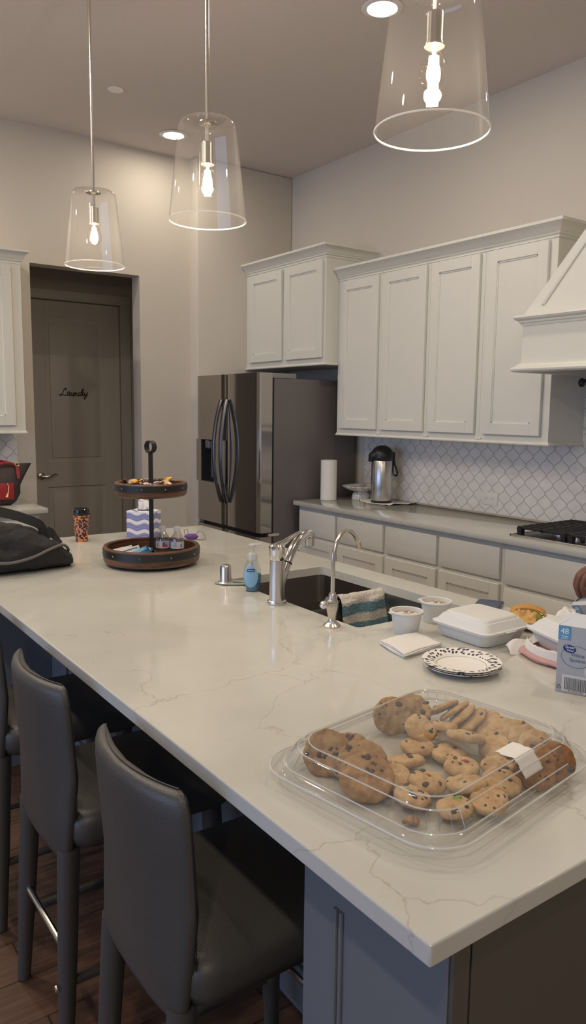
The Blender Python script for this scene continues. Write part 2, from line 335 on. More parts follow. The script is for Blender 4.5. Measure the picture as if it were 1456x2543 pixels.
# ------------------------------------------------------------------ setting
D = .107
struct('floor', G().box(-8.2, .2, -9.2, 1.7, -.1, 0), floor_m)
struct('ceiling', G().box(-8.2, .2, -9.2, .26, H, H+.1), ceil_m)
struct('ceiling_hall', G().box(-2.75, -.45, .24, 1.7, 2.75, 2.85), hall_m)
struct('wall_right', G().box(0, .15, -9.2, .26, 0, H), wall_m)
# laundry wall with a doorway, and the nearer wall by the refrigerator
g = G()
g.box(-8.2, -2.028, D, D+.13, 0, H); g.box(-1.255, -.836, D, D+.13, 0, H); g.box(-2.028, -1.255, D, D+.13, 2.462, H)
struct('wall_back', g, wall_m)
struct('wall_alcove', G().box(-.846, 0, 0, D+.13, 0, H, .012, 3), wall_m)
g = G(); g.box(-8.35, -8.2, -9.2, -6.4, 0, H); g.box(-8.35, -8.2, -1.2, .26, 0, H); g.box(-8.35, -8.2, -6.4, -1.2, 0, .5); g.box(-8.35, -8.2, -6.4, -1.2, 2.7, H); struct('wall_left', g, wall_m)
w1 = struct('fill_pane_1', G().box(-8.30, -8.29, -6.4, -1.2, .5, 2.7), emit('cool_fill_glow', COOL, FILL_S))  # unseen glowing pane, added for cool fill from the left
g = G()
for y in (-6.4, -5.1, -3.8, -2.5, -1.2): g.box(-8.29, -8.21, y-.03, y+.03, .5, 2.7)
g.box(-8.29, -8.21, -6.4, -1.2, .5, .55); g.box(-8.29, -8.21, -6.4, -1.2, 2.65, 2.7); g.build('fill_pane_frame', white_m, w1)
struct('wall_near', G().box(-8.2, .15, -9.35, -9.2, 0, H), wall_m)
struct('wall_hall_right', G().box(-.56, -.45, D+.13, 1.7, 0, 2.75), hall_m)
struct('wall_hall_left', G().box(-2.75, -2.6, D+.13, 1.7, 0, 2.75), hall_m)
g = G(); g.box(-2.6, -1.63, 1.5, 1.6, 0, 2.75); g.box(-.825, -.56, 1.5, 1.6, 0, 2.75); g.box(-1.63, -.825, 1.5, 1.6, 2.43, 2.75); struct('wall_hall_end', g, hall_m)
# laundry door
g = G(); dx0, dx1 = -1.628, -.828
g.box(dx0, dx1, 1.535, 1.565, .01, 2.425)
def frame(g, xs, zs, y0, y1, b=.004):
    for x0, x1, z0, z1 in [(xs[0], xs[1], zs[0], zs[-1]), (xs[2], xs[3], zs[0], zs[-1])]+[(xs[1]-.002, xs[2]+.002, zs[i], zs[i+1]) for i in range(0, len(zs)-1, 2)]:
        g.box(x0, x1, y0, y1, z0, z1, b, 1)
frame(g, (dx0, -1.50, -.985, dx1), (.01, .20, .828, 1.045, 2.285, 2.425), 1.52, 1.54)
dl = struct('door_1', g, door_m)
g = G(); g.box(-1.46, -1.025, 1.522, 1.54, 1.085, 2.245, .006, 2); g.box(-1.46, -1.025, 1.522, 1.54, .24, .79, .006, 2); g.build('door_panel', door_m, dl)
g = G()
g.box(-1.715, -1.63, 1.475, 1.502, 0, 2.51, .006); g.box(-.825, -.738, 1.475, 1.502, 0, 2.51, .006); g.box(-1.632, -.823, 1.475, 1.502, 2.43, 2.51, .006)
g.box(-.828, -.812, 1.47, 1.49, 0, 2.445, .004); g.box(-1.645, -1.63, 1.47, 1.49, 0, 2.445, .004); g.box(-1.632, -.823, 1.47, 1.49, 2.43, 2.445, .004)
struct('trim_1', g, door_m)
g = G(); Mh = Matrix.Translation((-1.565, 1.52, .93)) @ Matrix.Rotation(PI/2, 4, 'X')
g.lathe([(0, 0), (.033, 0), (.033, .006), (.028, .014), (.012, .018), (.012, .05), (.0, .052)], n=24, M=Mh)
pts = [(-1.565, 1.475, .93), (-1.53, 1.467, .928), (-1.49, 1.468, .938), (-1.46, 1.47, .945), (-1.435, 1.472, .941)]
g.tube(pts, [.009, .009, .008, .006, .004], 10); lab(g.build('door_handle', nickel_m, dl), 'satin nickel lever handle')
# hand drawn script sign on the door
strokes = [[(500, 405), (478, 385), (480, 350), (512, 335), (480, 320), (440, 335), (400, 420), (370, 500), (325, 555), (290, 548), (300, 520), (370, 525), (455, 552), (510, 520), (545, 450), (600, 430), (550, 440), (522, 500), (535, 556), (572, 530), (607, 440), (590, 520), (612, 562), (650, 500), (657, 448), (640, 520), (665, 555), (702, 520), (727, 445), (708, 540), (715, 582), (745, 530), (776, 455), (766, 560), (795, 480), (832, 456), (830, 535), (852, 562), (885, 525), (910, 450), (962, 440)],
           [(960, 440), (912, 450), (886, 520), (905, 556), (950, 520), (1005, 400), (1062, 345), (1045, 330), (1000, 380), (965, 500), (975, 562), (1005, 520), (1012, 428), (1042, 432), (1030, 500), (1030, 562), (1065, 530), (1092, 450), (1080, 515), (1105, 542), (1150, 490), (1186, 435), (1145, 540), (1092, 655), (1065, 650), (1085, 600), (1172, 548)]]
g = G()
def catmull(P, n=4):
    out = []
    for i in range(len(P)-1):
        p0, p1, p2, p3 = P[max(i-1, 0)], P[i], P[i+1], P[min(i+2, len(P)-1)]
        for k in range(n):
            t = k/n; out.append(tuple(.5*((2*b)+(c-a)*t+(2*a-5*b+4*c-d)*t*t+(-a+3*b-3*c+d)*t**3) for a, b, c, d in zip(p0, p1, p2, p3)))
    out.append(P[-1]); return out
for st in strokes: g.tube([(-1.383+(x-285)/3605, 1.516, 1.655-(z-450)/3740) for x, z in catmull(st)], .0029, 6, up=(0, 1, 0))
tag(g.build('word_sign', blackm), 'black handwritten word sign reading Laundry on the taupe door', 'sign')
# baseboards
struct('baseboard_back', G().box(-1.255, -.846, D-.015, D, 0, .13, .004), white_m)
# backsplashes
struct('wall_tile_right', G().box(-.012, 0, -4.6, -.9544, .914, 1.75), tile_r)
struct('wall_tile_left', G().box(-4.2, -2.152, D-.012, D, .914, 1.37), tile_l)
struct('trim_2', G().box(-.024, -.012, -4.6, -.9544, .914, .926, .004), mat('tile_edge_trim', (.50, .45, .37), .3))
# ------------------------------------------------------------------ cabinets
def shaker(g, y0, y1, z0, z1, x, rail=.062, th=.02, rec=.009, M=None):
    """door facing -x, outer face at x"""
    b = .0025
    g.box(x+rec, x+th, y0+.004, y1-.004, z0+.004, z1-.004, 0, M=M)
    g.box(x, x+th, y0, y0+rail, z0, z1, b, 1, M=M); g.box(x, x+th, y1-rail, y1, z0, z1, b, 1, M=M)
    g.box(x, x+th, y0+rail-.001, y1-rail+.001, z0, z0+rail, b, 1, M=M); g.box(x, x+th, y0+rail-.001, y1-rail+.001, z1-rail, z1, b, 1, M=M)
    r2 = rail+.006
    for a in ((y0+rail-.001, y0+r2, z0+rail, z1-rail), (y1-r2, y1-rail+.001, z0+rail, z1-rail), (y0+rail, y1-rail, z0+rail-.001, z0+r2), (y0+rail, y1-rail, z1-r2, z1-rail+.001)):
        g.box(x+.005, x+rec+.002, *a, 0, M=M)
    return g
crown = [(0, 0), (.004, .0), (.004, .012), (.012, .016), (.014, .024), (.020, .030), (.024, .040), (.034, .054), (.048, .062), (.056, .066), (.056, .080), (0, .080)]
def sweep(g, prof, path, z):
    """path: list of (x, y, mx, my) corner points with outward mitre vectors"""
    return g.loft([[(x+mx*o, y+my*o, z+h) for o, h in prof] for x, y, mx, my in path])
X0 = -.306
words = ['leftmost', 'second from the left', 'third from the left', 'rightmost']
ub = [-.998, -1.43, -1.853, -2.262, -2.716]; ud = [(-1.041, -1.412), (-1.452, -1.833), (-1.873, -2.236), (-2.294, -2.672)]
for i in range(4):
    y1, y0 = ub[i], ub[i+1]
    c = thing('upper_cabinet', 'tall white wall cabinet with one door, %s of four above the tile' % words[i], 'cabinet', (-.15, (y0+y1)/2, 1.372), group='tall wall cabinets above the tiled counter')
    G().box(X0, -.001, y0+.0006, y1-.0006, 1.375, 2.392).build('cabinet_body', white_m, c, True)
    shaker(G(), ud[i][1], ud[i][0], 1.405, 2.372, X0-.021).build('door', white_m, c, True)
g = G(); sweep(g, crown, [(X0-.001, -.9995, -1, 0), (X0-.001, -2.7165, -1, -1), (-.001, -2.7165, 0, -1)], 2.380)
tag(g.build('crown_molding', white_m), 'white crown molding running along the tops of the four tall wall cabinets', 'molding')
g = G(); rail = [(0, 0), (.012, 0), (.014, .006), (.012, .010), (.006, .013), (.005, .018), (0, .018)]
sweep(g, rail, [(X0, -.9995, -1, 0), (X0, -2.7165, -1, -1), (-.013, -2.7165, 0, -1)], 1.357)
g.box(X0, -.02, -2.716, -.9995, 1.366, 1.3745)
for y in ub[1:4]: g.box(X0-.010, X0, y-.02, y+.02, 1.375, 1.386, .003, 1)
tag(g.build('light_rail', white_m), 'white light rail molding along the bottom edge of the four tall wall cabinets', 'molding')
# cabinet over refrigerator
c = thing('upper_cabinet', 'short white two-door cabinet hung above the refrigerator', 'cabinet', (-.2, -.5, 1.83))
G().box(-.417, -.001, -.996, -.001, 1.842, 2.535).build('cabinet_body', white_m, c, True)
shaker(G(), -.495, -.062, 1.877, 2.517, -.438).build('door', white_m, c, True); shaker(G(), -.972, -.537, 1.877, 2.517, -.438).build('door', white_m, c, True)
g = G(); sweep(g, crown, [(-.418, -.001, -1, 0), (-.418, -.9965, -1, -1), (-.001, -.9965, 0, -1)], 2.530); g.build('crown', white_m, c, True)
g = G(); sweep(g, rail, [(-.417, -.001, -1, 0), (-.417, -.996, -1, -1), (-.312, -.996, 0, -1)], 1.828); g.box(-.417, -.01, -.99, -.002, 1.83, 1.842); g.build('bottom_trim', white_m, c, True)
# lower cabinets
CF = -.6147; FX = -.565
lb = [-.93, -1.358, -1.816, -2.248, -2.69, -3.62]
dr = [(-.955, -1.345), (-1.371, -1.80), (-1.832, -2.236), (-2.262, -2.672), (-2.706, -3.60)]
lw = ['narrow base cabinet nearest the refrigerator', 'base cabinet second from the refrigerator', 'base cabinet third from the refrigerator', 'base cabinet just left of the cooktop', 'wide base cabinet under the cooktop']
for i in range(5):
    y1, y0 = lb[i], lb[i+1]
    c = thing('base_cabinet', 'painted greige '+lw[i]+(' with wide flat drawer fronts' if i == 4 else ' with drawer over shaker door'), 'cabinet', (-.3, (y0+y1)/2, 0), group='base cabinets along the cooktop wall')
    g = G(); g.box(FX, -.03, y0+.0006, y1-.0006, .10, .883); g.box(-.5, -.03, y0+.001, y1-.001, 0, .10); g.build('cabinet_body', lower_m, c, True)
    G().box(FX-.02, FX-.0003, dr[i][1], dr[i][0], .690 if i < 4 else .676, .853, .0035, 2).build('drawer', lower_m, c, True)
    if i < 4: shaker(G(), dr[i][1], dr[i][0], .13, .668, FX-.0203, .06).build('door', lower_m, c, True)
    else:
        G().box(FX-.02, FX-.0003, dr[i][1], dr[i][0], .40, .655, .0035, 2).build('drawer', lower_m, c, True); G().box(FX-.02, FX-.0003, dr[i][1], dr[i][0], .13, .385, .0035, 2).build('drawer', lower_m, c, True)
for y0, y1 in ((-4.55, -3.62),):
    c = thing('base_cabinet', 'painted greige base cabinet right of the cooktop beyond the photo edge', 'cabinet', (-.3, -4.08, 0))
    g = G(); g.box(FX, -.03, y0, y1-.001, .10, .883); g.box(-.5, -.03, y0, y1-.001, 0, .10); g.build('cabinet_body', lower_m, c, True); G().box(FX-.02, FX-.0003, y0+.02, y1-.02, .69, .853, .0035).build('drawer', lower_m, c, True); shaker(G(), y0+.02, y1-.02, .13, .668, FX-.0203).build('door', lower_m, c, True)
tag(G().box(CF, -.013, -4.6, -.9227, .884, .9138, .003, 2).build('countertop', quartz_m), 'beige quartz worktop running under the tiled wall beside the refrigerator', 'worktop')
# left run
c = thing('upper_cabinet', 'white wall cabinet with crown left of the laundry doorway', 'cabinet', (-2.5, 0, 1.36))
ML = Matrix(((0, -1, 0, 0), (1, 0, 0, 0), (0, 0, 1, 0), (0, 0, 0, 1)))   # maps a -x facing piece to -y facing
G().box(-3.1, -2.183, -.223, D-.001, 1.372, 2.392).build('cabinet_body', white_m, c, True)
for a, b in ((2.245, 2.665), (2.675, 3.09)):
    g = G(); shaker(g, a, b, 1.407, 2.372, -.244, M=ML); g.build('door', white_m, c, True)
g = G(); sweep(g, crown, [(-3.1, -.223, 0, -1), (-2.183, -.223, .8, -1), (-2.183, D-.001, .8, 0)], 2.385); g.build('crown', white_m, c, True)
g = G(); sweep(g, rail, [(-3.1, -.223, 0, -1), (-2.183, -.223, .5, -1), (-2.183, D-.013, .5, 0)], 1.357); g.box(-3.1, -2.184, -.22, D-.02, 1.362, 1.372); g.build('bottom_trim', white_m, c, True)
c = thing('base_cabinet', 'white base cabinet under the short worktop left of the doorway', 'cabinet', (-2.6, -.2, 0))
g = G(); g.box(-3.2, -2.19, -.46, D-.001, .10, .883); g.box(-3.2, -2.19, -.40, D-.001, 0, .10); g.build('cabinet_body', white_m, c, True)
for a, b in ((2.21, 2.66), (2.67, 3.18)):
    G().box(-b, -a, -.482, -.4605, .70, .85, .0035).build('drawer', white_m, c, True); g = G(); shaker(g, a, b, .13, .68, -.482, M=ML); g.build('door', white_m, c, True)
tag(G().box(-3.25, -2.150, -.516, D-.0125, .884, .914, .003, 2).build('countertop', quartz_m), 'short pale quartz worktop end left of the laundry doorway', 'worktop')
# ------------------------------------------------------------------ range hood
g = G(); hy0, hy1 = -3.63, -2.765; hx = -.61
c = thing('range_hood', 'white painted tapered range hood with molded lips over the cooktop', 'range hood', (-.3, -3.19, 1.72))
G().box(hx, -.014, hy0, hy1, 1.745, 1.965, .002, 1).build('hood_apron', white_m, c, True)
lip = [(-.02, 0), (.026, 0), (.034, .006), (.036, .014), (.030, .022), (.018, .027), (.012, .036), (0, .042), (-.02, .042)]
path = [(-.014, hy1, 0, 1), (hx, hy1, -1, 1), (hx, hy0, -1, -1), (-.014, hy0, 0, -1)]
g = G(); sweep(g, lip, path, 1.712); g.build('lower_lip', white_m, c, True)
lip2 = [(-.02, 0), (.004, 0), (.007, .010), (.014, .014), (.016, .022), (.030, .030), (.034, .038), (.030, .046), (.0, .052), (-.02, .052)]
g = G(); sweep(g, lip2, path, 1.925); g.build('upper_lip', white_m, c, True)
def hood_sec(z, x, ya, yb): return [(x, ya, z), (x, yb, z), (-.001, yb, z), (-.001, ya, z)]
g = G(); g.loft([hood_sec(1.97, hx, hy0, hy1), hood_sec(2.42, -.47, -3.355, -3.04), hood_sec(H-.002, -.47, -3.355, -3.04)]); g.build('hood_canopy', white_m, c, True, ang=20)
# raised panel bead on the sloped front
def slope(t, s):  # t height 0..1, s -1..1 across
    z = 1.97+.45*t; x = hx+(hx*-1-.47)*t; ya = hy0+(hy0*-1-3.355)*t; yb = hy1+(-3.04-hy1)*t; yc = (ya+yb)/2; return Vector((x-.004, yc+(yb-ya)/2*s, z))
g = G()
for sg in (-1, 1):
    for inset in (.84, .815): g.tube([slope(.10, sg*inset), slope(.92, sg*(inset-.12))], .0045, 8)
    if sg < 0: g.build('panel_bead', white_m, c, True, ang=40); g = G()
g.build('panel_bead', white_m, c, True)
# pot filler
c = thing('pot_filler', 'matte black pot filler tap on the wall under the range hood', 'tap', (-.013, -3.2, 1.66))
g = G(); g.lathe([(0, 0), (.032, 0), (.032, .008), (.012, .012), (.012, .07), (0, .07)], n=20, M=Matrix.Translation((-.013, -3.2, 1.66)) @ Matrix.Rotation(-PI/2, 4, 'Y')); g.build('wall_flange', blackm, c, True)
g = G(); g.tube([(-.08, -3.2, 1.60), (-.08, -3.2, 1.70)], .013, 12); g.tube([(-.08, -3.2, 1.69), (-.14, -2.98, 1.70), (-.165, -2.80, 1.685)], .009, 10); g.build('swing_arm', blackm, c, True)
g = G(); g.sphere((-.165, -2.795, 1.677), .018, (1, 1, 1.25)); g.tube([(-.165, -2.795, 1.685), (-.165, -2.795, 1.655)], .010, 10); g.build('joint', blackm, c, True)
# ------------------------------------------------------------------ cooktop
c = thing('cooktop', 'stainless gas cooktop with black iron grates set into the worktop', 'cooktop', (-.3, -3.15, .914))
G().box(-.535, -.06, -3.6, -2.698, .9141, .922, .003, 2).build('cooktop_base', mat('cooktop_steel', (.16, .15, .145), .35, 1), c, True)
g = G(); g.box(-.541, -.527, -3.606, -2.692, .9141, .925, .003, 2); g.box(-.541, -.054, -2.704, -2.692, .9141, .925, .003, 2); lab(g.build('steel_edge', steel_m, c, True), 'bright steel edge strip')
def grate(ya, yb):
    g = G(); xs = [-.490+.048*i for i in range(10)]
    for x in xs: g.box(x-.005, x+.005, yb, ya, .948, .962, .002, 1)
    for y in (ya-.004, (ya+yb)/2, yb+.004): g.box(-.495, -.053, y-.006, y+.006, .944, .960, .002, 1)
    for x in (-.487, -.062):
        for y in (ya-.014, yb+.014): g.loft([[(x-.012, y-.012, .9222), (x+.012, y-.012, .9222), (x+.012, y+.012, .9222), (x-.012, y+.012, .9222)], [(x-.016, y-.014, .955), (x+.016, y-.014, .955), (x+.016, y+.014, .955), (x-.016, y+.014, .955)]])
    return g.build('grate', iron_m, c, True)
grate(-2.704, -2.985); grate(-2.995, -3.295); grate(-3.305, -3.592)
for bx, by, br_ in ((-.36, -2.86, .042), (-.17, -2.86, .036), (-.30, -3.15, .055), (-.36, -3.45, .042), (-.17, -3.45, .036)):
    g = G(); g.lathe([(0, 0), (br_, 0), (br_, .008), (br_*.8, .010), (br_*.8, .018), (0, .018)], (bx, by, .9222), 28); b_ = g.build('burner', steel_m, c, True)
    G().lathe([(0, 0), (br_*.86, 0), (br_*.86, .005), (br_*.7, .008), (0, .008)], (bx, by, .9405), 28).build('burner_cap', blackm, b_, False).location = (0, 0, 0)
    ch = b_.children[0]; ch.parent = b_
    for v in ch.data.vertices: v.co -= c.location
for ky in (-3.015, -3.08, -3.15, -3.22, -3.285):
    g = G(); g.lathe([(0, 0), (.020, 0), (.020, .004), (.016, .006), (.014, .024), (0, .025)], (-.455, ky, .9222), 20); g.box(-.472, -.438, ky-.0045, ky+.0045, .944, .9545, .002, 1); g.build('knob', chrome_m, c, True)
# wall outlet
c = thing('wall_outlet', 'white horizontal duplex outlet on the patterned tile', 'outlet', (-.012, -2.113, 1.012))
G().box(-.0175, -.0125, -2.174, -2.052, .974, 1.050, .002, 2).build('cover_plate', white_plastic, c, True)
for y in (-2.091, -2.135):
    sk = G().lathe([(0, 0), (.0165, 0), (.0165, .0015), (0, .0015)], n=24, M=Matrix.Translation((-.0175, y, 1.012)) @ Matrix.Rotation(-PI/2, 4, 'Y')).build('socket', white_plastic, c, True)
    g = G()
    for dz, dy, h in ((-.006, .004, .0012), (.006, .004, .0012)): g.box(-.0195, -.019, y+dy-.004, y+dy+.004, 1.012+dz-h, 1.012+dz+h)
    g.box(-.0195, -.019, y-.009, y-.005, 1.010, 1.014); g.build('slots', ink_m, c, True)
# ------------------------------------------------------------------ refrigerator
c = thing('refrigerator', 'dark stainless side-by-side refrigerator with curved handles and ice dispenser', 'refrigerator', (-.45, -.45, 0))
g = G(); g.box(-.748, -.05, -.884, -.012, .03, 1.731, .004, 2); g.box(-.70, -.1, -.85, -.05, 0, .03); g.build('body', fside_m, c, True)
def dpanel(g, y0, y1, z0, z1, bow=.006, th=.098, b=.012):
    """slightly crowned door slab facing -x"""
    n = 14; ring = []
    for i in range(n+1):
        t = i/n; y = y1+(y0-y1)*t; e = min(t, 1-t)*(y1-y0); x = -.864+bow*(2*t-1)**2*.3
        if e < b: x += b-math.sqrt(max(b*b-(b-e)**2, 0))
        ring.append((x, y))
    ring += [(-.864+th, y0), (-.864+th, y1)]
    g.loft([[(x, y, z0) for x, y in ring], [(x, y, z1) for x, y in ring]]); return g
g = G(); zz0, zz1, ya, yb = .993, 1.303, -.079, -.300
dpanel(g, -.432, -.004, zz1, 1.765); dpanel(g, -.432, -.004, .70, zz0)
g.box(-.863, -.768, ya, -.0055, zz0, zz1); g.box(-.863, -.768, -.4305, yb, zz0, zz1)
g.build('left_door', slate_m, c, True)
g = G(); dpanel(g, -.887, -.440, .70, 1.765); g.build('right_door', slate_m, c, True)
g = G(); dpanel(g, -.442, -.004, .37, .672); g.build('drawer', slate_m, c, True); g = G(); dpanel(g, -.887, -.446, .37, .672); g.build('drawer', slate_m, c, True); g = G(); dpanel(g, -.887, -.004, .06, .36); g.build('drawer', slate_m, c, True)
g = G(); g.box(-.80, -.749, -.88, -.012, .30, .705); g.box(-.7655, -.7485, -.876, -.02, .06, 1.725); g.build('dark_gap', dark_m, c, True)
for yy, yl in ((-.400, .035), (-.472, -.035)):
    pts = [];
    for k in range(17):
        t = k/16; bw = math.sin(PI*t)
        pts.append((-.874-.058*bw**.8, yy+yl*bw*.35, .866+(1.589-.866)*t))
    g = G(); g.tube(pts, .013, 12, flat=1.35, up=(1, 0, 0)); g.build('handle', mat('handle_steel', (.20, .20, .21), .25, 1), c, True)
g = G(); g.box(-.79, -.77, yb, ya, zz0, zz1); g.box(-.862, -.77, ya-.003, ya, zz0, zz1); g.box(-.862, -.77, yb, yb+.003, zz0, zz1); g.box(-.862, -.77, yb, ya, zz1-.003, zz1); g.box(-.862, -.77, yb, ya, zz0, zz0+.004); dp = g.build('dispenser', fridge_in, c, True)
g = G(); g.lathe([(.018, -.03), (.034, -.02), (.036, .03), (.03, .035)], (-.835, -.165, 1.262), 20); g.box(-.82, -.79, -.18, -.15, 1.02, 1.24, .006); g.build('nozzle', mat('nozzle_grey', (.12, .12, .12), .25), c, True)
g = G(); g.box(-.80, -.57, -.884, -.80, 1.7315, 1.765, .004); hg = mat('hinge_grey', (.25, .245, .24), .5); g.build('hinge_cover', hg, c, True); G().box(-.80, -.62, -.30, -.02, 1.7315, 1.76, .004).build('hinge_cover', hg, c, True)
G().box(-.79, -.70, -.885, -.84, .672, .692, .003).build('hinge', chrome_m, c, True)
# ------------------------------------------------------------------ island
IX0, IX1, IY0, IY1 = -2.9989, -1.6839, -4.5724, -1.5977
SX0, SX1, SY0, SY1 = -2.235, -1.802, -3.535, -2.800
g = G(); bm = g.bm
def ringv(z): 
    o_ = [bm.verts.new((x, y, z)) for x, y in ((IX0, IY0), (IX1, IY0), (IX1, IY1), (IX0, IY1))]
    i_ = [bm.verts.new((x, y, z)) for x, y in rrect((SX1-SX0)/2, (SY1-SY0)/2, .018, 3, (SX0+SX1)/2, (SY0+SY1)/2)]
    return o_, i_
ot, it_ = ringv(.914); ob, ib = ringv(.884); ni = len(it_)
# inner ring starts at the +x,+y corner; outer order mapped by quarter
q4 = ni//4; oc = [2, 3, 0, 1]
for o4, i4 in ((ot, it_), (ob, ib)):
    for k in range(4):
        seg = [i4[(k*q4+j) % ni] for j in range(q4)]; nxt = i4[((k+1)*q4) % ni]; 
        bm.faces.new([o4[oc[k]]]+list(reversed(seg)) if False else [o4[oc[k]]]+[seg[j] for j in range(q4-1, -1, -1)])
        bm.faces.new([o4[oc[k]], seg[-1], nxt, o4[oc[(k+1) % 4]]])
oe = []
for k in range(4): f = bm.faces.new((ot[k], ot[(k+1) % 4], ob[(k+1) % 4], ob[k])); oe += list(f.edges)
for k in range(ni): f = bm.faces.new((it_[k], it_[(k+1) % ni], ib[(k+1) % ni], ib[k]))
bmesh.ops.bevel(bm, geom=list(set(oe)), offset=.0035, segments=3, affect='EDGES', profile=.5)
tag(g.build('island_top', quartz_m, ang=15), 'large beige veined quartz island top with a sink cutout', 'worktop')
c = thing('kitchen_island', 'painted island base with beaded end pillars under the quartz top', 'kitchen island', (-2.2, -3.1, 0))
g = G()
g.box(-2.6, -1.72, -4.548, -3.60, .10, .8835); g.box(-2.6, -1.72, -2.74, -1.63, .10, .8835); g.box(-2.6, -2.32, -3.60, -2.74, .10, .8835); g.box(-1.76, -1.72, -3.60, -2.74, .10, .8835)
g.box(-2.32, -1.76, -3.60, -2.74, .10, .45); g.box(-2.55, -1.78, -4.5, -1.68, 0, .10)
g.build('island_body', island_m, c, True)
for ys in ((-4.545, -4.245), (-1.933, -1.633)):
    g = G(); g.box(-2.938, -2.6005, ys[0], ys[1], 0, .8835, .0015, 1); g.build('end_pillar', island_m, c, True)
    g = G()
    for yg in (ys[1]-.083, ys[1]-.095): g.tube([(-2.940, yg, .10), (-2.940, yg, .797)], .004, 8)
    g.build('pillar_bead', island_m, c, True)
g = G()
for y in (-4.02, -3.35, -2.68, -2.12): g.box(-2.612, -2.6005, y-.03, y+.03, .10, .8835, .002, 1)
g.box(-2.612, -2.6005, -4.24, -1.94, .10, .2, .002, 1); g.box(-2.6115, -2.6005, -4.24, -1.94, .80, .8835, .002, 1)
g.build('back_panelling', island_m, c, True)
g = G(); g.box(-2.935, -2.905, -4.552, -4.5455, 0, .8835, .001, 1); g.box(-2.90, -1.73, -4.551, -4.5485, 0, .8835, .001, 1); lab(g.build('end_panel', mat('end_panel_shaded', (.10, .09, .075), .6), c, True), 'flat end panel, taupe darkened for overhang shade')  # colour set darker than the island paint to carry the overhang's shade
# aisle-side doors of the island
for i in range(5):
    y0 = -4.54+i*.58; g = G(); shaker(g, -y0-.57, -y0-.01, .13, .85, 1.699, .06, M=Matrix(((-1, 0, 0, 0), (0, -1, 0, 0), (0, 0, 1, 0), (0, 0, 0, 1)))); g.build('door', island_m, c, True)
# ------------------------------------------------------------------ sink
c = thing('kitchen_sink', 'dark stainless double bowl undermount sink in the island', 'sink', (-2.02, -3.17, .66))
def bowl(y0, y1):
    n = rrect((SX1-SX0)/2+.004, (y1-y0)/2, .03, 5, (SX0+SX1)/2, (y0+y1)/2); cx, cy = (SX0+SX1)/2, (y0+y1)/2
    def sc(k, z): return [(cx+(x-cx)*k, cy+(y-cy)*k, z) for x, y in n]
    g = G(); out = lambda z, o=.003: [(x+(o if x > cx else -o), y+(o*.3 if y > cy else -o*.3), z) for x, y in n]
    g.loft([out(.8838), out(.672), sc(1, .672), ], caps=False)
    g.loft([sc(1, .8838), sc(.985, .70), sc(.93, .682), sc(.2, .678), sc(.01, .677)], caps=False)
    b_ = g.build('basin', sinksteel_m, c, True)
    g = G(); g.lathe([(0, 0), (.042, 0), (.045, .004), (.03, .003), (0, .001)], (cx, cy, .678), 24); g.build('drain', steel_m, c, True)
bowl(-3.14, SY1-.001+.004); bowl(SY0-.003, -3.165)
G().box(SX0-.003, SX1+.003, -3.166, -3.139, .80, .868, .006, 3).build('divider', mat('divider_steel', (.45, .43, .41), .3, 1), c, True)
# towel over the divider
def towel_fn(u, v):
    x = -2.002+.205*u+.004*math.sin(v*9)
    s = v*.30; z0 = .876; yb = -3.152
    if s < .055: y = yb+.021+.003*math.sin(u*9); z = z0-.055+s
    elif s < .055+.060:
        a = (s-.055)/.060*PI; y = yb+.019*math.cos(a); z = z0+.019*math.sin(a)
    else: d_ = s-.115; y = yb-.021-.075*min(d_, .12)-.006*math.sin(u*11+d_*20)-.004; z = z0-d_*.98
    return (x, y+.002*noise.noise(Vector((u*9, v*9, 1))), z+.004*noise.noise(Vector((u*7, v*7, 3))))
g = G(); g.grid(48, 60, towel_fn); o = g.build('dish_towel', terry_m, solid=.007, ang=180)
tx = bpy.data.textures.new('terry', 'CLOUDS'); tx.noise_scale = .006; sb = o.modifiers.new('s', 'SUBSURF'); sb.levels = 1; sb.render_levels = 1; dm = o.modifiers.new('d', 'DISPLACE'); dm.texture = tx; dm.strength = .005; dm.mid_level = .5
tag(o, 'cream terry dish towel with two teal stripes draped over the sink divider', 'towel')
# ------------------------------------------------------------------ faucets and sink accessories
th = math.radians(18); FB = Vector((-2.275, -3.185, .914)); dv = Vector((math.cos(th), math.sin(th), 0))
c = thing('faucet', 'brushed steel pull-out kitchen faucet with lever on top beside the sink', 'faucet', FB)
def fp(s, z, side=0): return (FB.x+dv.x*s-dv.y*side, FB.y+dv.y*s+dv.x*side, z)
G().lathe([(0, 0), (.0305, 0), (.0315, .004), (.030, .011), (.0265, .014), (0, .014)], FB, 32).build('base_ring', steel_m, c, True)
G().lathe([(.0245, .012), (.0235, .10), (.0232, .141), (0, .141)], FB, 32).build('body', steel_m, c, True)
g = G(); g.lathe([(.0225, .1415), (.0235, .144), (.0238, .160), (.0248, .172), (.0248, .186), (.021, .191), (0, .192)], FB, 32)
def flat_lever(): 
    P = [(-.018, 1.096, .021, .009), (.01, 1.103, .020, .008), (.035, 1.107, .016, .007), (.065, 1.116, .011, .006), (.095, 1.124, .009, .0055), (.118, 1.129, .0085, .005), (.126, 1.130, .004, .003)]
    R = []
    for s_, z_, w_, h_ in P: R.append([Vector(fp(s_, z_+h_*math.sin(a), w_*math.cos(a))) for a in [2*PI*k/14 for k in range(14)]])
    g.loft(R)
flat_lever(); g.build('lever', chrome_m, c, True)
g = G(); sp = [(.012, .955), (.026, .985), (.040, 1.015), (.060, 1.050), (.088, 1.083), (.120, 1.108), (.150, 1.117), (.172, 1.115), (.181, 1.108)]
g.tube([fp(s_, z_) for s_, z_ in catmull(sp, 3)], [.0125+.004*min(1, k/12) for k in range(len(catmull(sp, 3)))], 16); g.build('spout', chrome_m, c, True)
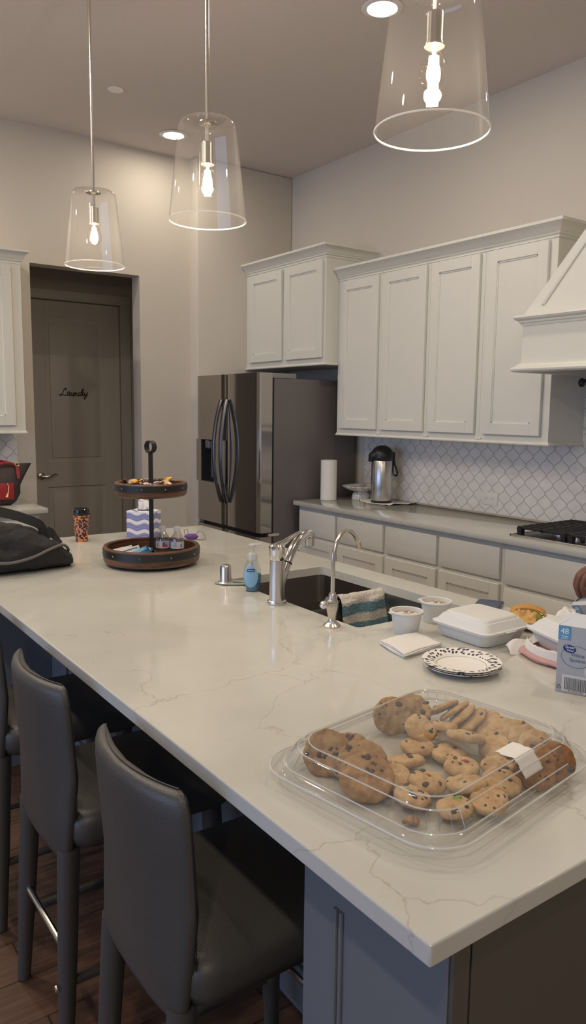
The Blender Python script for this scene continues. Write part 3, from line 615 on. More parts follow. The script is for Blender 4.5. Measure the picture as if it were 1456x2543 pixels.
g = G(); g.lathe([(0, -.030), (.0125, -.030), (.0155, -.028), (.0165, 0), (.0165, .014), (.010, .018), (0, .018)], fp(.175, 1.106), 24); g.build('spray_head', steel_m, c, True)
g = G(); g.tube([fp(.0505, 1.036), fp(.053, 1.040)], .0165, 16); g.build('seam_ring', blackm, c, True)
RB = Vector((-2.285, -3.48, .914)); c = thing('filter_tap', 'slim gooseneck brushed nickel filtered water tap near the towel', 'faucet', RB)
G().lathe([(0, 0), (.0235, 0), (.0245, .003), (.021, .007), (.0145, .012), (.0115, .018), (.0115, .026), (.0145, .040), (.0175, .056), (.0165, .070), (.0125, .082), (.0105, .094), (.009, .097), (0, .097)], RB, 32).build('body', nickel_m, c, True)
def rp(s, z): return (RB.x+dv.x*s, RB.y+dv.y*s, z)
gp = [(0, 1.008), (0, 1.05), (0, 1.10), (.004, 1.128), (.016, 1.153), (.036, 1.172), (.062, 1.181), (.088, 1.176), (.112, 1.160), (.130, 1.138)]
g = G(); g.tube([rp(*p) for p in catmull(gp, 4)], .0058, 12); g.build('gooseneck', nickel_m, c, True)
g = G(); g.tube([rp(.128, 1.141), rp(.139, 1.122)], .0072, 12); g.build('spout_tip', nickel_m, c, True)
g = G(); g.tube([rp(-.008, .982), rp(-.030, .984)], [.0125, .0095], 14); g.sphere(rp(-.044, .985), .0115); g.tube([rp(-.028, .984), rp(-.034, .990), rp(-.026, 1.004)], [.007, .006, .003], 10); g.build('valve_handle', chrome_m, c, True)
AG = Vector((-2.272, -2.86, .914)); c = thing('air_gap', 'short brushed nickel air gap cap left of the soap bottle', 'air gap', AG)
g = G(); g.lathe([(0, 0), (.0265, 0), (.027, .003), (.024, .006), (.0215, .0065), (.0205, .012), (.0195, .058), (.017, .064), (.012, .0655), (0, .066)], AG+Vector((0, 0, .004)), 32); g.build('cap', nickel_m, c, True)
g = G()
pts = []
for k in range(26):
    a = 2*PI*k/25; pts.append((AG.x+.020+.052*math.cos(a)*(1 if math.cos(a) > 0 else .9), AG.y-.014+.026*math.sin(a)-.030*math.cos(a), .9185))
g.tube(pts, .0042, 8, flat=1.5); tag(g.build('rubber_strap', rubber_m), 'grey green rubber loop lying around the air gap cap', 'strap')
# soap bottle
SB = Vector((-2.247, -2.995, .914)); c = thing('soap_bottle', 'clear pump bottle of blue hand soap with pale blue label', 'soap bottle', SB, math.radians(-35))
prof = [(0, .0, .0), (.021, .016, .0), (.0225, .0175, .003), (.0225, .0175, .012), (.0245, .018, .016), (.0295, .020, .035), (.0305, .021, .055), (.0285, .020, .075), (.024, .018, .092), (.018, .0155, .102), (.0145, .0145, .106), (.0145, .0145, .110)]
def ell(r1, r2, z, n=32): return [(max(r1, 1e-4)*math.cos(2*PI*k/n), max(r2, 1e-4)*math.sin(2*PI*k/n), z) for k in range(n)]
g = G(); g.loft([ell(*p) for p in prof], caps=False); g.build('bottle', thin('soap_plastic', (.93, .95, .96), 1.45, .03), c)
g = G(); g.loft([ell(p[0]*.95, p[1]*.95, max(p[2], .002)) for p in prof[:7]]+[ell(.029, .020, .060)]); g.build('liquid', soap_liquid, c)
g = G()
def lblf(u, v):
    a = math.radians(-90-62+100*u); t_ = 2*v-1; w = math.sqrt(max(1-t_**2, 0)); a = math.radians(-103)+math.radians(54)*(2*u-1)*w; z = .052+.038*t_
    for p, q_ in zip(prof, prof[1:]):
        if p[2] <= z <= q_[2]: k = (z-p[2])/max(q_[2]-p[2], 1e-6); r1 = p[0]+(q_[0]-p[0])*k; r2 = p[1]+(q_[1]-p[1])*k
    return ((r1+.0006)*math.cos(a), (r2+.0006)*math.sin(a), z)
g.grid(16, 20, lblf); lb_ = g.build('paper_label', soap_label, c)
MT = lambda x, y, z: Matrix.Translation((x, y, z)) @ Matrix.Rotation(PI/2, 4, 'X')
G().box(-.0165, .0085, -.0232, -.0212, .070, .0795, .0008).build('label_badge', navy_m, c)
text('Softsoap', 'badge_lettering', .0058, inkwhite_m, MT(-.004, -.0235, .0747), c, .0002)
g = G(); g.lathe([(.0155, .106), (.017, .108), (.017, .120), (.0145, .128), (.008, .132), (.0045, .134), (.0045, .152), (.0, .152)], n=28); g.build('pump_collar', frost_m, c)
g = G(); g.lathe([(.0, .150), (.005, .150), (.012, .156), (.013, .160), (.0, .163)], n=24); g.tube([(.008, 0, .158), (.024, .004, .159), (.032, .006, .155)], [.006, .005, .0035], 10); g.build('pump_head', frost_m, c)
G().tube([(0, 0, .11), (0, .002, .01)], .003, 8).build('dip_tube', frost_m, c)
# ------------------------------------------------------------------ pendants
def pendant(y, lbl, first=None):
    if first is not None:
        c = copy_tree(first); c.location = (-2.34, y, H); c['label'] = lbl; return c
    c = thing('pendant_lamp', lbl, 'pendant lamp', (-2.34, y, H), group='pendant lamps in a row over the island')
    z = lambda a: a-H
    G().lathe([(0, -.001), (.062, -.001), (.062, -.018), (.055, -.024), (.0, -.024)], n=32).build('ceiling_canopy', nickel_m, c)
    g = G(); g.tube([(0, 0, -.02), (0, 0, z(2.435))], .0062, 12); g.build('rod', nickel_m, c)
    g = G(); g.tube([(0, 0, z(2.436)), (0, 0, z(2.36))], .0075, 12); g.lathe([(0, z(2.428)), (.030, z(2.428)), (.031, z(2.424)), (.012, z(2.420)), (.0, z(2.42))], n=24); g.build('collar', gold_m if False else nickel_m, c)
    g = G(); g.lathe([(.0, z(2.366)), (.019, z(2.366)), (.020, z(2.362)), (.020, z(2.308)), (.022, z(2.302)), (.022, z(2.299)), (.017, z(2.300)), (.012, z(2.310)), (0, z(2.312))], n=28); g.build('socket', nickel_m, c)
    prof_ = [(.012, z(2.432)), (.070, z(2.432)), (.082, z(2.429)), (.090, z(2.421)), (.094, z(2.408)), (.125, z(2.127))]
    g = G(); g.lathe(prof_, n=64, caps=False); sh = g.build('glass_shade', glass_m, c, ang=60)
    g = G(); g.lathe([(.1242, z(2.129)), (.1262, z(2.1285)), (.1268, z(2.1265)), (.1258, z(2.1245)), (.1240, z(2.1250)), (.1242, z(2.129))], n=64, caps=False); g.build('shade_rim', rim_m, c)
    g = G(); g.lathe([(.010, z(2.300)), (.013, z(2.290)), (.020, z(2.278)), (.028, z(2.265)), (.0315, z(2.248)), (.030, z(2.232)), (.022, z(2.219)), (.010, z(2.213)), (.0, z(2.212))], n=32, caps=False); g.build('bulb', bulb_m, c)
    g = G()
    for k in range(4):
        a = PI/4+PI/2*k; g.tube([(.008*math.cos(a), .008*math.sin(a), z(2.228)), (.006*math.cos(a), .006*math.sin(a), z(2.28))], .0048, 8)
    g.tube([(0, 0, z(2.282)), (0, 0, z(2.30))], .004, 8); g.build('filament', fil_m, c)
    add_light('bulb_light', 'POINT', (0, 0, z(2.25)), PEND_W, WARM, .018, c); return c
p1 = pendant(-1.866, 'clear glass pendant lamp farthest away, hanging before the laundry doorway')
pendant(-2.862, 'clear glass pendant lamp in the middle of the row of three', p1)
pendant(-3.866, 'clear glass pendant lamp nearest the camera, cut by the top of the photo', p1)
# recessed lights
def can(x, y, lbl, warm=True, src=None, w=None):
    c = thing('recessed_light', lbl, 'ceiling light', (x, y, H), group='recessed ceiling lights')
    G().lathe([(.062, -.001), (.092, -.001), (.094, -.004), (.088, -.008), (.070, -.010), (.062, -.004)], n=40, caps=False).build('trim_ring', white_plastic, c)
    G().lathe([(0, -.0015), (.064, -.0015), (.064, -.003), (0, -.003)], n=32).build('lens', lens_m if warm else lenscool_m, c)
    add_light('can_light', 'AREA', (0, 0, -.0125), w or CAN_W, CANC, .12, c)
can(-1.178, -.300, 'round lit ceiling light seen behind the middle pendant near the refrigerator', w=2.6)
can(-1.150, -2.330, 'round lit ceiling light beside the nearest pendant at the top edge')
can(-1.16, -4.35, 'round lit ceiling light beyond the right edge above the aisle')
can(-4.2, -3.3, 'round ceiling light left of the bar stools outside the photo', w=LEFT_W); can(-4.2, -5.5, 'round ceiling light behind the camera on the left', w=LEFT_W)
can(-3.4, -.35, 'added fill ceiling light above the short worktop left of the doorway', w=MID_W); can(-3.4, -2.33, 'added fill ceiling light over the stools outside the photo', w=MID_W)  # unseen cans added to brighten far island, door, tile and drawers
can(-4.2, -1.1, 'round ceiling light far left of the island outside the photo', w=LEFT_W)
can(-2.3, -7.3, 'added fill ceiling light well behind the camera on the right', w=BACK_W); can(-5.6, -7.3, 'added fill ceiling light well behind the camera on the left', w=BACK_W)  # unseen cans added behind the camera as warm frontal fill
c = tag(G().lathe([(0, 0), (.044, 0), (.045, -.003), (.040, -.006), (0, -.006)], (-1.767, -.755, H-.001), 32).build('sprinkler_cover', concealed), 'small flat round cover plate on the ceiling', 'cover plate')
# ------------------------------------------------------------------ stools
def stool(y, lbl, first=None):
    if first is not None:
        c = copy_tree(first); c.location = (-2.87, y, 0); c['label'] = lbl; return c
    c = thing('bar_stool', lbl, 'bar stool', (-2.87, y, 0), group='grey leather stools along the island')
    def sec(z, w, th_, xm, sag, n=40):
        ring = []
        for k in range(n):
            a = 2*PI*k/n; ca, sa = math.cos(a), math.sin(a); t_ = math.copysign(abs(ca)**.45, ca); s_ = math.copysign(abs(sa)**.75, sa)
            ring.append((xm+sag*t_*t_+th_/2*s_, w*t_, z))
        return ring
    R = []
    for z, w, th_, xm in ((.498, .150, .02, -.205), (.505, .162, .036, -.207), (.53, .168, .044, -.210), (.60, .174, .044, -.214), (.70, .180, .042, -.220), (.80, .184, .040, -.228), (.87, .184, .038, -.234), (.893, .180, .036, -.236), (.905, .174, .030, -.237), (.912, .166, .020, -.237), (.914, .155, .006, -.237)):
        R.append(sec(z, w, th_, xm, .035*min(1, (z-.45)/.25)))
    g = G(); g.loft(R); g.build('backrest', leather_m, c, ang=50)
    g = G(); pts = [(-.237+.035*t_*t_, .155*t_, .9155-.0*abs(t_)) for t_ in [k/12-1 for k in range(25)]]
    side = [(-.237+.035, s_*w, z) for s_, w, z in ()]
    g.tube(pts, .0014, 5)
    for s_ in (-1, 1): g.tube([(-.235+.035, s_*.156, .914), (-.234+.035, s_*.176, .906), (-.232+.036, s_*.1845, .88), (-.228+.036, s_*.1855, .80), (-.220+.035, s_*.1815, .70), (-.214+.03, s_*.1755, .60)], .0012, 5)
    g.build('seam', blackm, c)
    def seat_r(z, hx_, hy_, r=.05): return [(x+.015, y_, z) for x, y_ in rrect(hx_, hy_, r, 5)]
    g = G(); g.loft([seat_r(.523, .185, .165), seat_r(.530, .205, .187), seat_r(.555, .213, .196), seat_r(.590, .213, .196), seat_r(.606, .205, .188), seat_r(.613, .190, .172), seat_r(.614, .10, .09)]); g.build('seat', leather_m, c, ang=60)
    for sx, px, tx_ in ((-1, -.195, -.222), (1, .175, .20)):
        for s_ in (-1, 1):
            g = G(); g.tube([(px, s_*.145, .524), (px+(tx_-px)*.5, s_*.157, .26), (tx_, s_*.168, 0.004)], [.026, .0225, .0165], 18); g.build('leg', leather_m, c)
    g = G(); g.tube([(-.209, -.156, .272), (-.209, .156, .272)], .0085, 12); lab(g.build('footrest', chrome_m, c), 'chrome rear footrest bar')
    g = G(); g.tube([(.188, -.156, .272), (.188, .156, .272)], .0085, 12); lab(g.build('footrest', chrome_m, c), 'chrome front footrest bar')
    for s_ in (-1, 1):
        g = G(); g.tube([(-.207, s_*.159, .20), (.188, s_*.159, .20)], .011, 12); g.build('stretcher', leather_m, c)
    g = G(); g.lathe([(0, 0), (.008, 0), (.007, .003), (0, .004)], n=14, M=Matrix.Translation((-.238, -.162, .20)) @ Matrix.Rotation(-PI/2, 4, 'Y')); g.build('bolt', chrome_m, c)
    return c
s1 = stool(-3.930, 'grey leather bar stool nearest the camera, whole back in view')
stool(-3.365, 'grey leather bar stool behind the nearest one, cut by the left edge', s1)
stool(-2.80, 'grey leather bar stool third from the camera, mostly hidden in shadow', s1)
# ------------------------------------------------------------------ tiered tray
TC = Vector((-2.332, -2.385, .914)); c = thing('tiered_tray', 'two-tier round wooden serving stand with black bands and ring handle', 'serving stand', TC)
G().lathe([(0, 0), (.150, 0), (.155, .004), (.155, .010), (0, .010)], TC, 48).build('foot', blackm, c, True)
def tray(z0, z1, r):
    h = z1-z0
    g = G(); g.lathe([(0, 0), (r-.012, 0), (r-.004, .004), (r, .012), (r, h-.004), (r-.003, h), (r-.013, h), (r-.016, h-.004), (r-.016, .016), (0, .016)], (TC.x, TC.y, z0), 64); t_ = g.build('tray', traywood_m, c, True)
    g = G(); g.lathe([(r+.0003, h*.45), (r+.002, h*.45), (r+.002, h*.86), (r+.0003, h*.86)], (TC.x, TC.y, z0), 64, caps=False); b_ = g.build('band', blackm, t_)
    for v in b_.data.vertices: v.co -= TC
    g = G()
    for k in range(10): a = 2*PI*k/10+.27; g.sphere((TC.x+(r+.002)*math.cos(a), TC.y+(r+.002)*math.sin(a), z0+h*.64), .0034, (1, 1, 1), 10, 6)
    b_ = g.build('rivets', mat('rivet_steel', (.3, .3, .3), .3, 1), t_)
    for v in b_.data.vertices: v.co -= TC
tray(.924, .989, .187); tray(1.184, 1.238, .139)
g = G(); Rz = Matrix.Translation(TC) @ Matrix.Rotation(math.radians(-30), 4, 'Z')
g.box(-.0085, .0085, -.005, .005, .026, .270, .001, 1, M=Rz); g.box(-.0085, .0085, -.005, .005, .286, .440, .001, 1, M=Rz); g.build('post', blackm, c, True)
g = G(); Mr = Matrix.Translation((TC.x, TC.y, 1.372)) @ Matrix.Rotation(math.radians(38), 4, 'Z') @ Matrix.Rotation(PI/2, 4, 'Y')
g.lathe([(.0215, -.011), (.0245, -.011), (.0245, .011), (.0215, .011), (.0215, -.011)], n=36, caps=False, M=Matrix.Translation((TC.x, TC.y, 1.374)) @ Matrix.Rotation(math.radians(15), 4, 'Z') @ Matrix.Rotation(PI/2, 4, 'Y')); g.build('ring_handle', blackm, c, True)
# water bottles in the lower tier
def wbottle(x, y, rz, lbl):
    c = thing('water_bottle', lbl, 'water bottle', (x, y, .9402), rz, group='small water bottles in the lower tier')
    G().lathe([(0, 0), (.018, 0), (.024, .003), (.0265, .010), (.0265, .030), (.0255, .033), (.0265, .036), (.0265, .062), (.024, .074), (.016, .088), (.0125, .094), (.0125, .103)], n=28, caps=False).build('bottle', water_m, c)
    G().lathe([(.0, .100), (.0135, .100), (.0137, .104), (.0135, .114), (.012, .116), (0, .116)], n=24).build('cap', white_plastic, c)
    G().lathe([(.0269, .030), (.0271, .030), (.0271, .058), (.0269, .058)], n=32, caps=False).build('paper_label', label_w, c)
    return c
b1 = wbottle(-2.277, -2.369, 0, 'small clear water bottle beside the post with pink printed label'); b2 = wbottle(-2.234, -2.412, 0, 'small clear water bottle on the right with plain pale label')
cd = lambda a0, a1, z0, z1, m, c, nm: G().grid(8, 2, lambda u, v: (.0273*math.cos(math.radians(a0+(a1-a0)*u)), .0273*math.sin(math.radians(a0+(a1-a0)*u)), z0+(z1-z0)*v)).build(nm, m, c)
cd(-118, -72, .034, .055, pink_ink, b1, 'label_print'); cd(-100, -72, .045, .055, cyan_ink, b1, 'label_print'); cd(-110, -100, .042, .054, ink_m, b1, 'label_print')
for k in range(7): cd(-165+k*2.2, -165+k*2.2+1.1, .037, .050, ink_m, b1, 'label_bars') if k < 4 else None
for k in range(4): cd(-150, -118-6*(k % 2), .052-k*.005, .0532-k*.005, bluegrey_m, b2, 'label_print')
for k in range(5): cd(-88+k*2.4, -88+k*2.4+1.2, .036, .050, ink_m, b2, 'label_bars')
# packets and sweets
def packet(x, y, z, w, h, th_, rot, m, name, lbl, cat, strip=None, group=None):
    c = thing(name, lbl, cat, (x, y, z), rot=rot, group=group)
    def f(u, v, s_):
        k = max(0, 1-(2*u-1)**6)*max(0, 1-(2*v-1)**4); return ((u-.5)*w, (v-.5)*h, s_*th_*.5*k+.0012*noise.noise(Vector((u*6+x*90, v*6, s_))))
    g = G(); g.grid(14, 10, lambda u, v: f(u, v, 1)); g.grid(14, 10, lambda u, v: f(u, v, -1.0)); bmesh.ops.remove_doubles(g.bm, verts=g.bm.verts, dist=.0004); g.build('wrapper', m, c, ang=60)
    if strip: g = G(); g.grid(10, 4, lambda u, v: (lambda p: (p[0], p[1], p[2]+.0006))(f(.12+.76*u, strip[0]+(strip[1]-strip[0])*v, 1))); g.build('printed_panel', strip[2], c, ang=60)
    return c
rd = math.radians
packet(-2.436, -2.345, .968, .075, .040, .010, (rd(35), rd(-12), rd(-25)), whitewrap_m, 'snack_packet', 'white and blue snack packet leaning leftmost in the lower tier', 'snack packet', (.1, .4, bluewrap_m))
packet(-2.418, -2.375, .968, .078, .040, .010, (rd(38), rd(-14), rd(-15)), whitewrap_m, 'snack_packet', 'striped white snack packet between the leftmost packet and the blue one', 'snack packet', (.55, .7, bluegrey_m))
packet(-2.388, -2.405, .964, .075, .042, .012, (rd(35), rd(-20), rd(0)), bluewrap_m, 'snack_packet', 'bright blue snack packet lying in the lower tier', 'snack packet', (.5, .9, cyan_ink))
packet(-2.362, -2.398, .968, .048, .040, .012, (rd(30), 0, rd(-38)), bluewrap_m, 'snack_packet', 'blue snack packet with white panel left of the post', 'snack packet', (.3, .9, whitewrap_m))
packet(-2.343, -2.430, .957, .045, .025, .010, (rd(20), 0, rd(-40)), orangewrap_m, 'snack_packet', 'small orange packet at the foot of the post', 'snack packet')
def sweet(x, y, z, s, rot, m, lbl, grp):
    c = thing('wrapped_candy', lbl, 'candy', (x, y, z), rot=rot, group=grp)
    g = G(); R = []
    for i in range(11):
        t_ = i/10*2-1; r = .0085 if abs(t_) < .5 else (.0025 if abs(t_) < .62 else .0025+.012*(abs(t_)-.62)/.38)
        R.append([(t_*.026*s, (r*s*(1+.15*math.sin(5*k+i)))*math.cos(2*PI*k/12), r*s*(.9 if abs(t_) < .5 else .35)*math.sin(2*PI*k/12)) for k in range(12)])
    g.loft(R); g.build('wrapper', m, c, ang=40); return c
zc = 1.2235
sw = [(-.085, .035, brownwrap_m, 'dark brown wrapped candy leftmost in the upper tier'), (-.078, .000, silverwrap_m, 'silver striped candy near the left rim of the upper tier'), (-.062, -.02, goldwrap_m, 'golden brown candy second from the left in the upper tier'), (-.040, .01, silverwrap_m, 'pale foil candy between the brown candies of the upper tier'), (-.028, -.018, brownwrap_m, 'dark candy just left of the post in front'), (-.014, .020, brownwrap_m, 'dark candy behind the post in the upper tier'), (-.005, -.035, silverwrap_m, 'flat foil candy in front of the post in the upper tier'), (.025, -.012, silverwrap_m, 'upright striped candy just right of the post'), (.062, -.005, goldwrap_m, 'bright gold candy on the right of the upper tier'), (.078, -.022, silverwrap_m, 'silver candy rightmost in the upper tier'), (.055, .03, brownwrap_m, 'brown candy behind the gold one in the upper tier')]
for i, (l, dp_, m, lb_) in enumerate(sw):
    x = TC.x+.814*l+.577*dp_*1.0; y = TC.y-.58*l+.81*dp_; sweet(x, y, zc+.004*(i % 3)+.004, 1.25, (rng.uniform(-.4, .4), rng.uniform(-.5, .1), rng.uniform(0, 3)), m, lb_, 'wrapped candies in the upper tier')
sweet(-2.262, -2.435, .9492, .8, (0, 0, .3), silverwrap_m, 'silver wrapped candy lying in front of the water bottles', 'wrapped candies in the lower tier')
sweet(-2.30, -2.425, .9492, .8, (0, 0, 1.9), silverwrap_m, 'silver wrapped candy between the post and the bottles', 'wrapped candies in the lower tier')
# ------------------------------------------------------------------ tissue box, cup, purple pouch
TB = Vector((-2.103, -1.803, .914)); c = thing('tissue_box', 'cube tissue box with blue and white wave print behind the wooden stand', 'tissue box', TB, rd(-52.5))
g = G(); g.box(-.062, .062, -.055, .055, .0005, .131, .0015, 1); g.build('carton', tissue_m, c)
G().lathe([(0, 0), (.030, 0), (.030, .0006), (0, .0006)], (0, 0, .1312), 24).build('opening', ink_m, c)
g = G(); g.grid(14, 10, lambda u, v: (-.036+.072*u+.006*math.sin(v*5)-(u-.5)*.03*(v**2), .010*math.sin(u*8)*(1-v*.4)+.005*v, .1322+.052*v*(1-.25*abs(u-.35)))); g.grid(14, 10, lambda u, v: (-.03+.06*u, .012*math.cos(u*7+1)*(1-v*.5), .1322+.040*v*(.8+.3*u))); g.build('tissue', tissuep_m, c, ang=60, solid=.0006)
CU = Vector((-2.388, -1.752, .914)); c = thing('travel_cup', 'tall leopard print travel cup with black lid near the island end', 'cup', CU)
G().lathe([(0, 0), (.0265, 0), (.0275, .003), (.030, .045), (.0365, .118), (.0375, .123), (0, .123)], CU, 40).build('cup', leopard_m, c, True)
G().lathe([(.0, .1232), (.041, .1232), (.0425, .127), (.042, .131), (.0375, .134), (.0365, .148), (.033, .152), (.028, .150), (0, .149)], CU, 40).build('lid', blackgloss, c, True)
c = thing('fabric_pouch', 'small purple fabric pouch with looped grey cord behind the bottles', 'pouch', (-1.94, -1.97, .914), rd(-40))
g = G(); g.sphere((0, 0, .014), .034, (1, .55, .40), 18, 10)
for v in g.bm.verts: v.co += Vector((0, 0, .004))*noise.noise(v.co*60)
g.build('pouch', purple_m, c)
g = G(); g.tube([(.02, -.01, .014), (.032, .0, .040), (.05, .0, .038), (.066, -.005, .020), (.070, -.010, .006), (.055, -.014, .003), (.03, -.018, .003)], .0022, 8); g.tube([(-.03, 0, .02), (-.035, .005, .045), (-.018, .008, .045), (-.015, 0, .022)], .0018, 8); g.build('cord', mat('cord_grey', (.25, .22, .23), .7), c)
# ------------------------------------------------------------------ black bag on island
c = thing('duffel_bag', 'black nylon bag with grey piping slumped on the far left of the island', 'bag', (-2.80, -2.23, .914), rd(12))
BR = []
n_ = 48
secs = [(-.20, .035, .10, .05), (-.18, .075, .150, .04), (-.13, .105, .172, .02), (-.07, .115, .176, .01), (-.01, .118, .170, .0), (.05, .120, .150, .0), (.10, .118, .108, .0), (.14, .108, .080, -.005), (.175, .085, .062, -.01), (.19, .045, .040, -.01)]
for (x, hw, h, oy) in [tuple(catm) for catm in catmull(secs, 4)]:
    ring = []
    for k in range(n_):
        a = 2*PI*k/n_; ca, sa = math.cos(a), math.sin(a); y = oy+hw*math.copysign(abs(ca)**.75, ca); z = h*.5*(1+math.copysign(abs(sa)**.7, sa))
        y *= (1-.25*max(0, (z-.06)/.12)); nz_ = noise.noise(Vector((x*9, y*9, z*14)))*.014+(abs(noise.noise(Vector((x*16+3, y*16, z*42))))-.2)*.016+noise.noise(Vector((x*40, y*40, z*50)))*.003
        ring.append((x, y+nz_*ca, max(.0012, z+(nz_ if z > .02 else 0))))
    BR.append(ring)
g = G(); g.loft(BR); g.build('bag_body', fabric_m, c, ang=60)
pp = catmull([(-.18, -.118, .066), (-.10, -.128, .056), (-.02, -.133, .066), (.05, -.130, .086), (.11, -.112, .094), (.150, -.078, .080), (.178, -.048, .058), (.190, -.01, .036)], 4)
g = G(); g.tube(pp, .0055, 8, flat=1.0); lab(g.build('piping', piping_m, c), 'grey piping along the zipper')
g = G(); g.ribbon(catmull([(-.20, -.06, .262), (-.12, -.06, .240), (-.05, -.06, .218), (.0, -.06, .198), (.052, -.06, .172), (.068, -.06, .14), (.078, -.06, .10)], 4), .036, .003, up=(0, -1, .35)); g.build('strap', mat('strap_black', (.012, .012, .014), .6), c)
g = G(); g.ribbon(catmull([(.10, -.02, .105), (.125, .0, .135), (.15, .0, .105), (.165, -.01, .078)], 3), .03, .003, up=(.3, -1, .3)); g.build('side_loop', mat('strap_black2', (.012, .012, .014), .6), c)
# ------------------------------------------------------------------ handbag on left worktop
c = thing('handbag', 'dark brown handbag with red handles on the worktop left of the doorway', 'handbag', (-2.40, -.20, .914))
def hs(z, x0, x1, d, s_=0):
    return [(x0+(x1-x0)*(.5+.5*math.copysign(abs(math.cos(a))**.5, math.cos(a))), d*math.copysign(abs(math.sin(a))**.6, math.sin(a))+s_, z) for a in [2*PI*k/36 for k in range(36)]]
g = G(); g.loft([hs(.001, -.15, .115, .055), hs(.02, -.18, .145, .070), hs(.07, -.19, .170, .075), hs(.12, -.20, .172, .070), hs(.17, -.22, .198, .055), hs(.22, -.25, .228, .035), hs(.255, -.26, .250, .020)], caps=True); g.build('bag_body', purse_m, c, ang=50)
for yy, zz in ((-.05, 0), (.035, .02)):
    g = G(); g.tube(catmull([(.145, yy*.6, .240), (.10, yy, .262), (.03, yy-.01, .255+zz), (-.04, yy, .215+zz*2), (-.14, yy, .20+zz*2), (-.19, yy*.6, .235)], 4), .0085, 8, flat=.6); g.build('handle', red_m, c)
g = G(); g.ribbon([(.148, -.048, .245), (.150, -.056, .20), (.150, -.066, .165)], [.020, .020, .014], .004, up=(0, -1, 0)); g.build('handle_tab', red_m, c)
g = G(); g.tube([(.148+.012*math.cos(a), -.052, .252+.010*math.sin(a)) for a in [2*PI*k/14 for k in range(15)]], .0028, 6); g.build('buckle', gold_m, c)
c = thing('coin_purse', 'small red zip purse with gold tassel hanging on the brown handbag', 'coin purse', (-2.34, -.287, .955))
G().box(-.10, .052, -.008, .002, 0, .100, .003, 2).build('pouch', red_m, c)
g = G(); g.tube([(.012, -.012, .10), (.020, -.0125, .08), (.017, -.0125, .045), (.006, -.0125, .015)], [.0025, .004, .004, .010], 8, flat=1.2); lab(g.build('zip_pull', mat('gold_pull', (.9, .55, .2), .35, .6), c), 'gold zip pull')
# ------------------------------------------------------------------ right worktop objects
PR = Vector((-.378, -1.010, .914)); c = thing('paper_towel_roll', 'white roll of paper towels standing beside the refrigerator', 'paper towels', PR)
g = G(); g.lathe([(.019, .0), (.054, .0), (.0555, .002), (.0555, .271), (.054, .273), (.020, .273), (.019, .0)], PR, 48, caps=False); g.build('paper_roll', towel_paper_m, c, True)
g = G(); g.lathe([(.0185, .001), (.0188, .001), (.0188, .272), (.0185, .272)], PR, 24, caps=False); g.build('core', mat('cardboard', (.4, .28, .17), .9), c, True)
CS = Vector((-.158, -1.098, .914)); c = thing('cake_stand', 'low white marbled ceramic cake stand between towel roll and flask', 'cake stand', CS)
G().lathe([(0, 0), (.066, 0), (.067, .005), (.063, .030), (.052, .050), (.046, .056), (0, .056)], CS, 48).build('pedestal', marble_m, c, True)
G().lathe([(0, .0565), (.05, .0565), (.075, .062), (.110, .074), (.133, .090), (.134, .095), (.128, .094), (.105, .081), (.08, .073), (0, .069)], CS, 56).build('dish', marble_m, c, True)
AP = Vector((-.175, -1.325, .9195)); c = thing('airpot', 'stainless airpot flask with black pump lid standing on a striped cloth', 'airpot', AP, rd(-28))
G().lathe([(0, 0), (.066, 0), (.070, .004), (.070, .014), (0, .014)], n=48).build('base', dark_m, c)
G().lathe([(0, .0142), (.0705, .0142), (.0715, .018), (.0700, .275), (.068, .279), (0, .279)], n=48).build('flask_body', steel_m, c)
g = G(); g.lathe([(0, .2795), (.071, .2795), (.074, .284), (.0755, .300), (.0735, .325), (.066, .345), (.052, .362), (.034, .373), (.015, .378), (0, .379)], n=40)
R = []
for i in range(9):
    t_ = i/8; x = -.03-.058*t_; hw = .052-.028*t_**2; zt = .352-.032*t_**2; zb = .284-.004*t_
    R.append([(x, hw*math.copysign(abs(math.cos(a))**.6, math.cos(a)), (zt+zb)/2+(zt-zb)/2*math.copysign(abs(math.sin(a))**.7, math.sin(a))) for a in [2*PI*k/20 for k in range(20)]])
g.loft(R); g.box(-.092, -.066, -.016, .016, .270, .290, .004); g.build('pump_lid', mat('black_plastic_lid', (.012, .012, .013), .35), c, ang=40)
g = G(); g.box(.066, .084, -.020, .020, .285, .335, .005); g.ribbon(catmull([(.078, 0, .300), (.082, 0, .265), (.100, 0, .215), (.106, 0, .190), (.098, 0, .176), (.084, 0, .180)], 4), .022, .010, up=(1, 0, .1)); g.tube(catmull([(.074, 0, .275), (.076, 0, .235), (.078, 0, .195), (.084, 0, .180)], 3), .004, 8); g.build('handle', dark_m, c)
# cloth under airpot
def cl(u, v):
    x = -.265+.245*v+.010*math.sin(u*7); y = -1.505+.305*u+.014*math.sin(v*6); w = max(0, abs(u-.5)*2-.35)
    return (min(x, -.028), y, .9162+(.010*abs(noise.noise(Vector((u*8, v*6, .3))))+.012*abs(math.sin(u*14+v*5)))*w**1.1)
g = G(); g.grid(60, 40, cl); tag(g.build('dish_cloth', stripecloth_m, solid=.0018, ang=180), 'crumpled white cloth with thin dark stripes under the airpot', 'cloth')
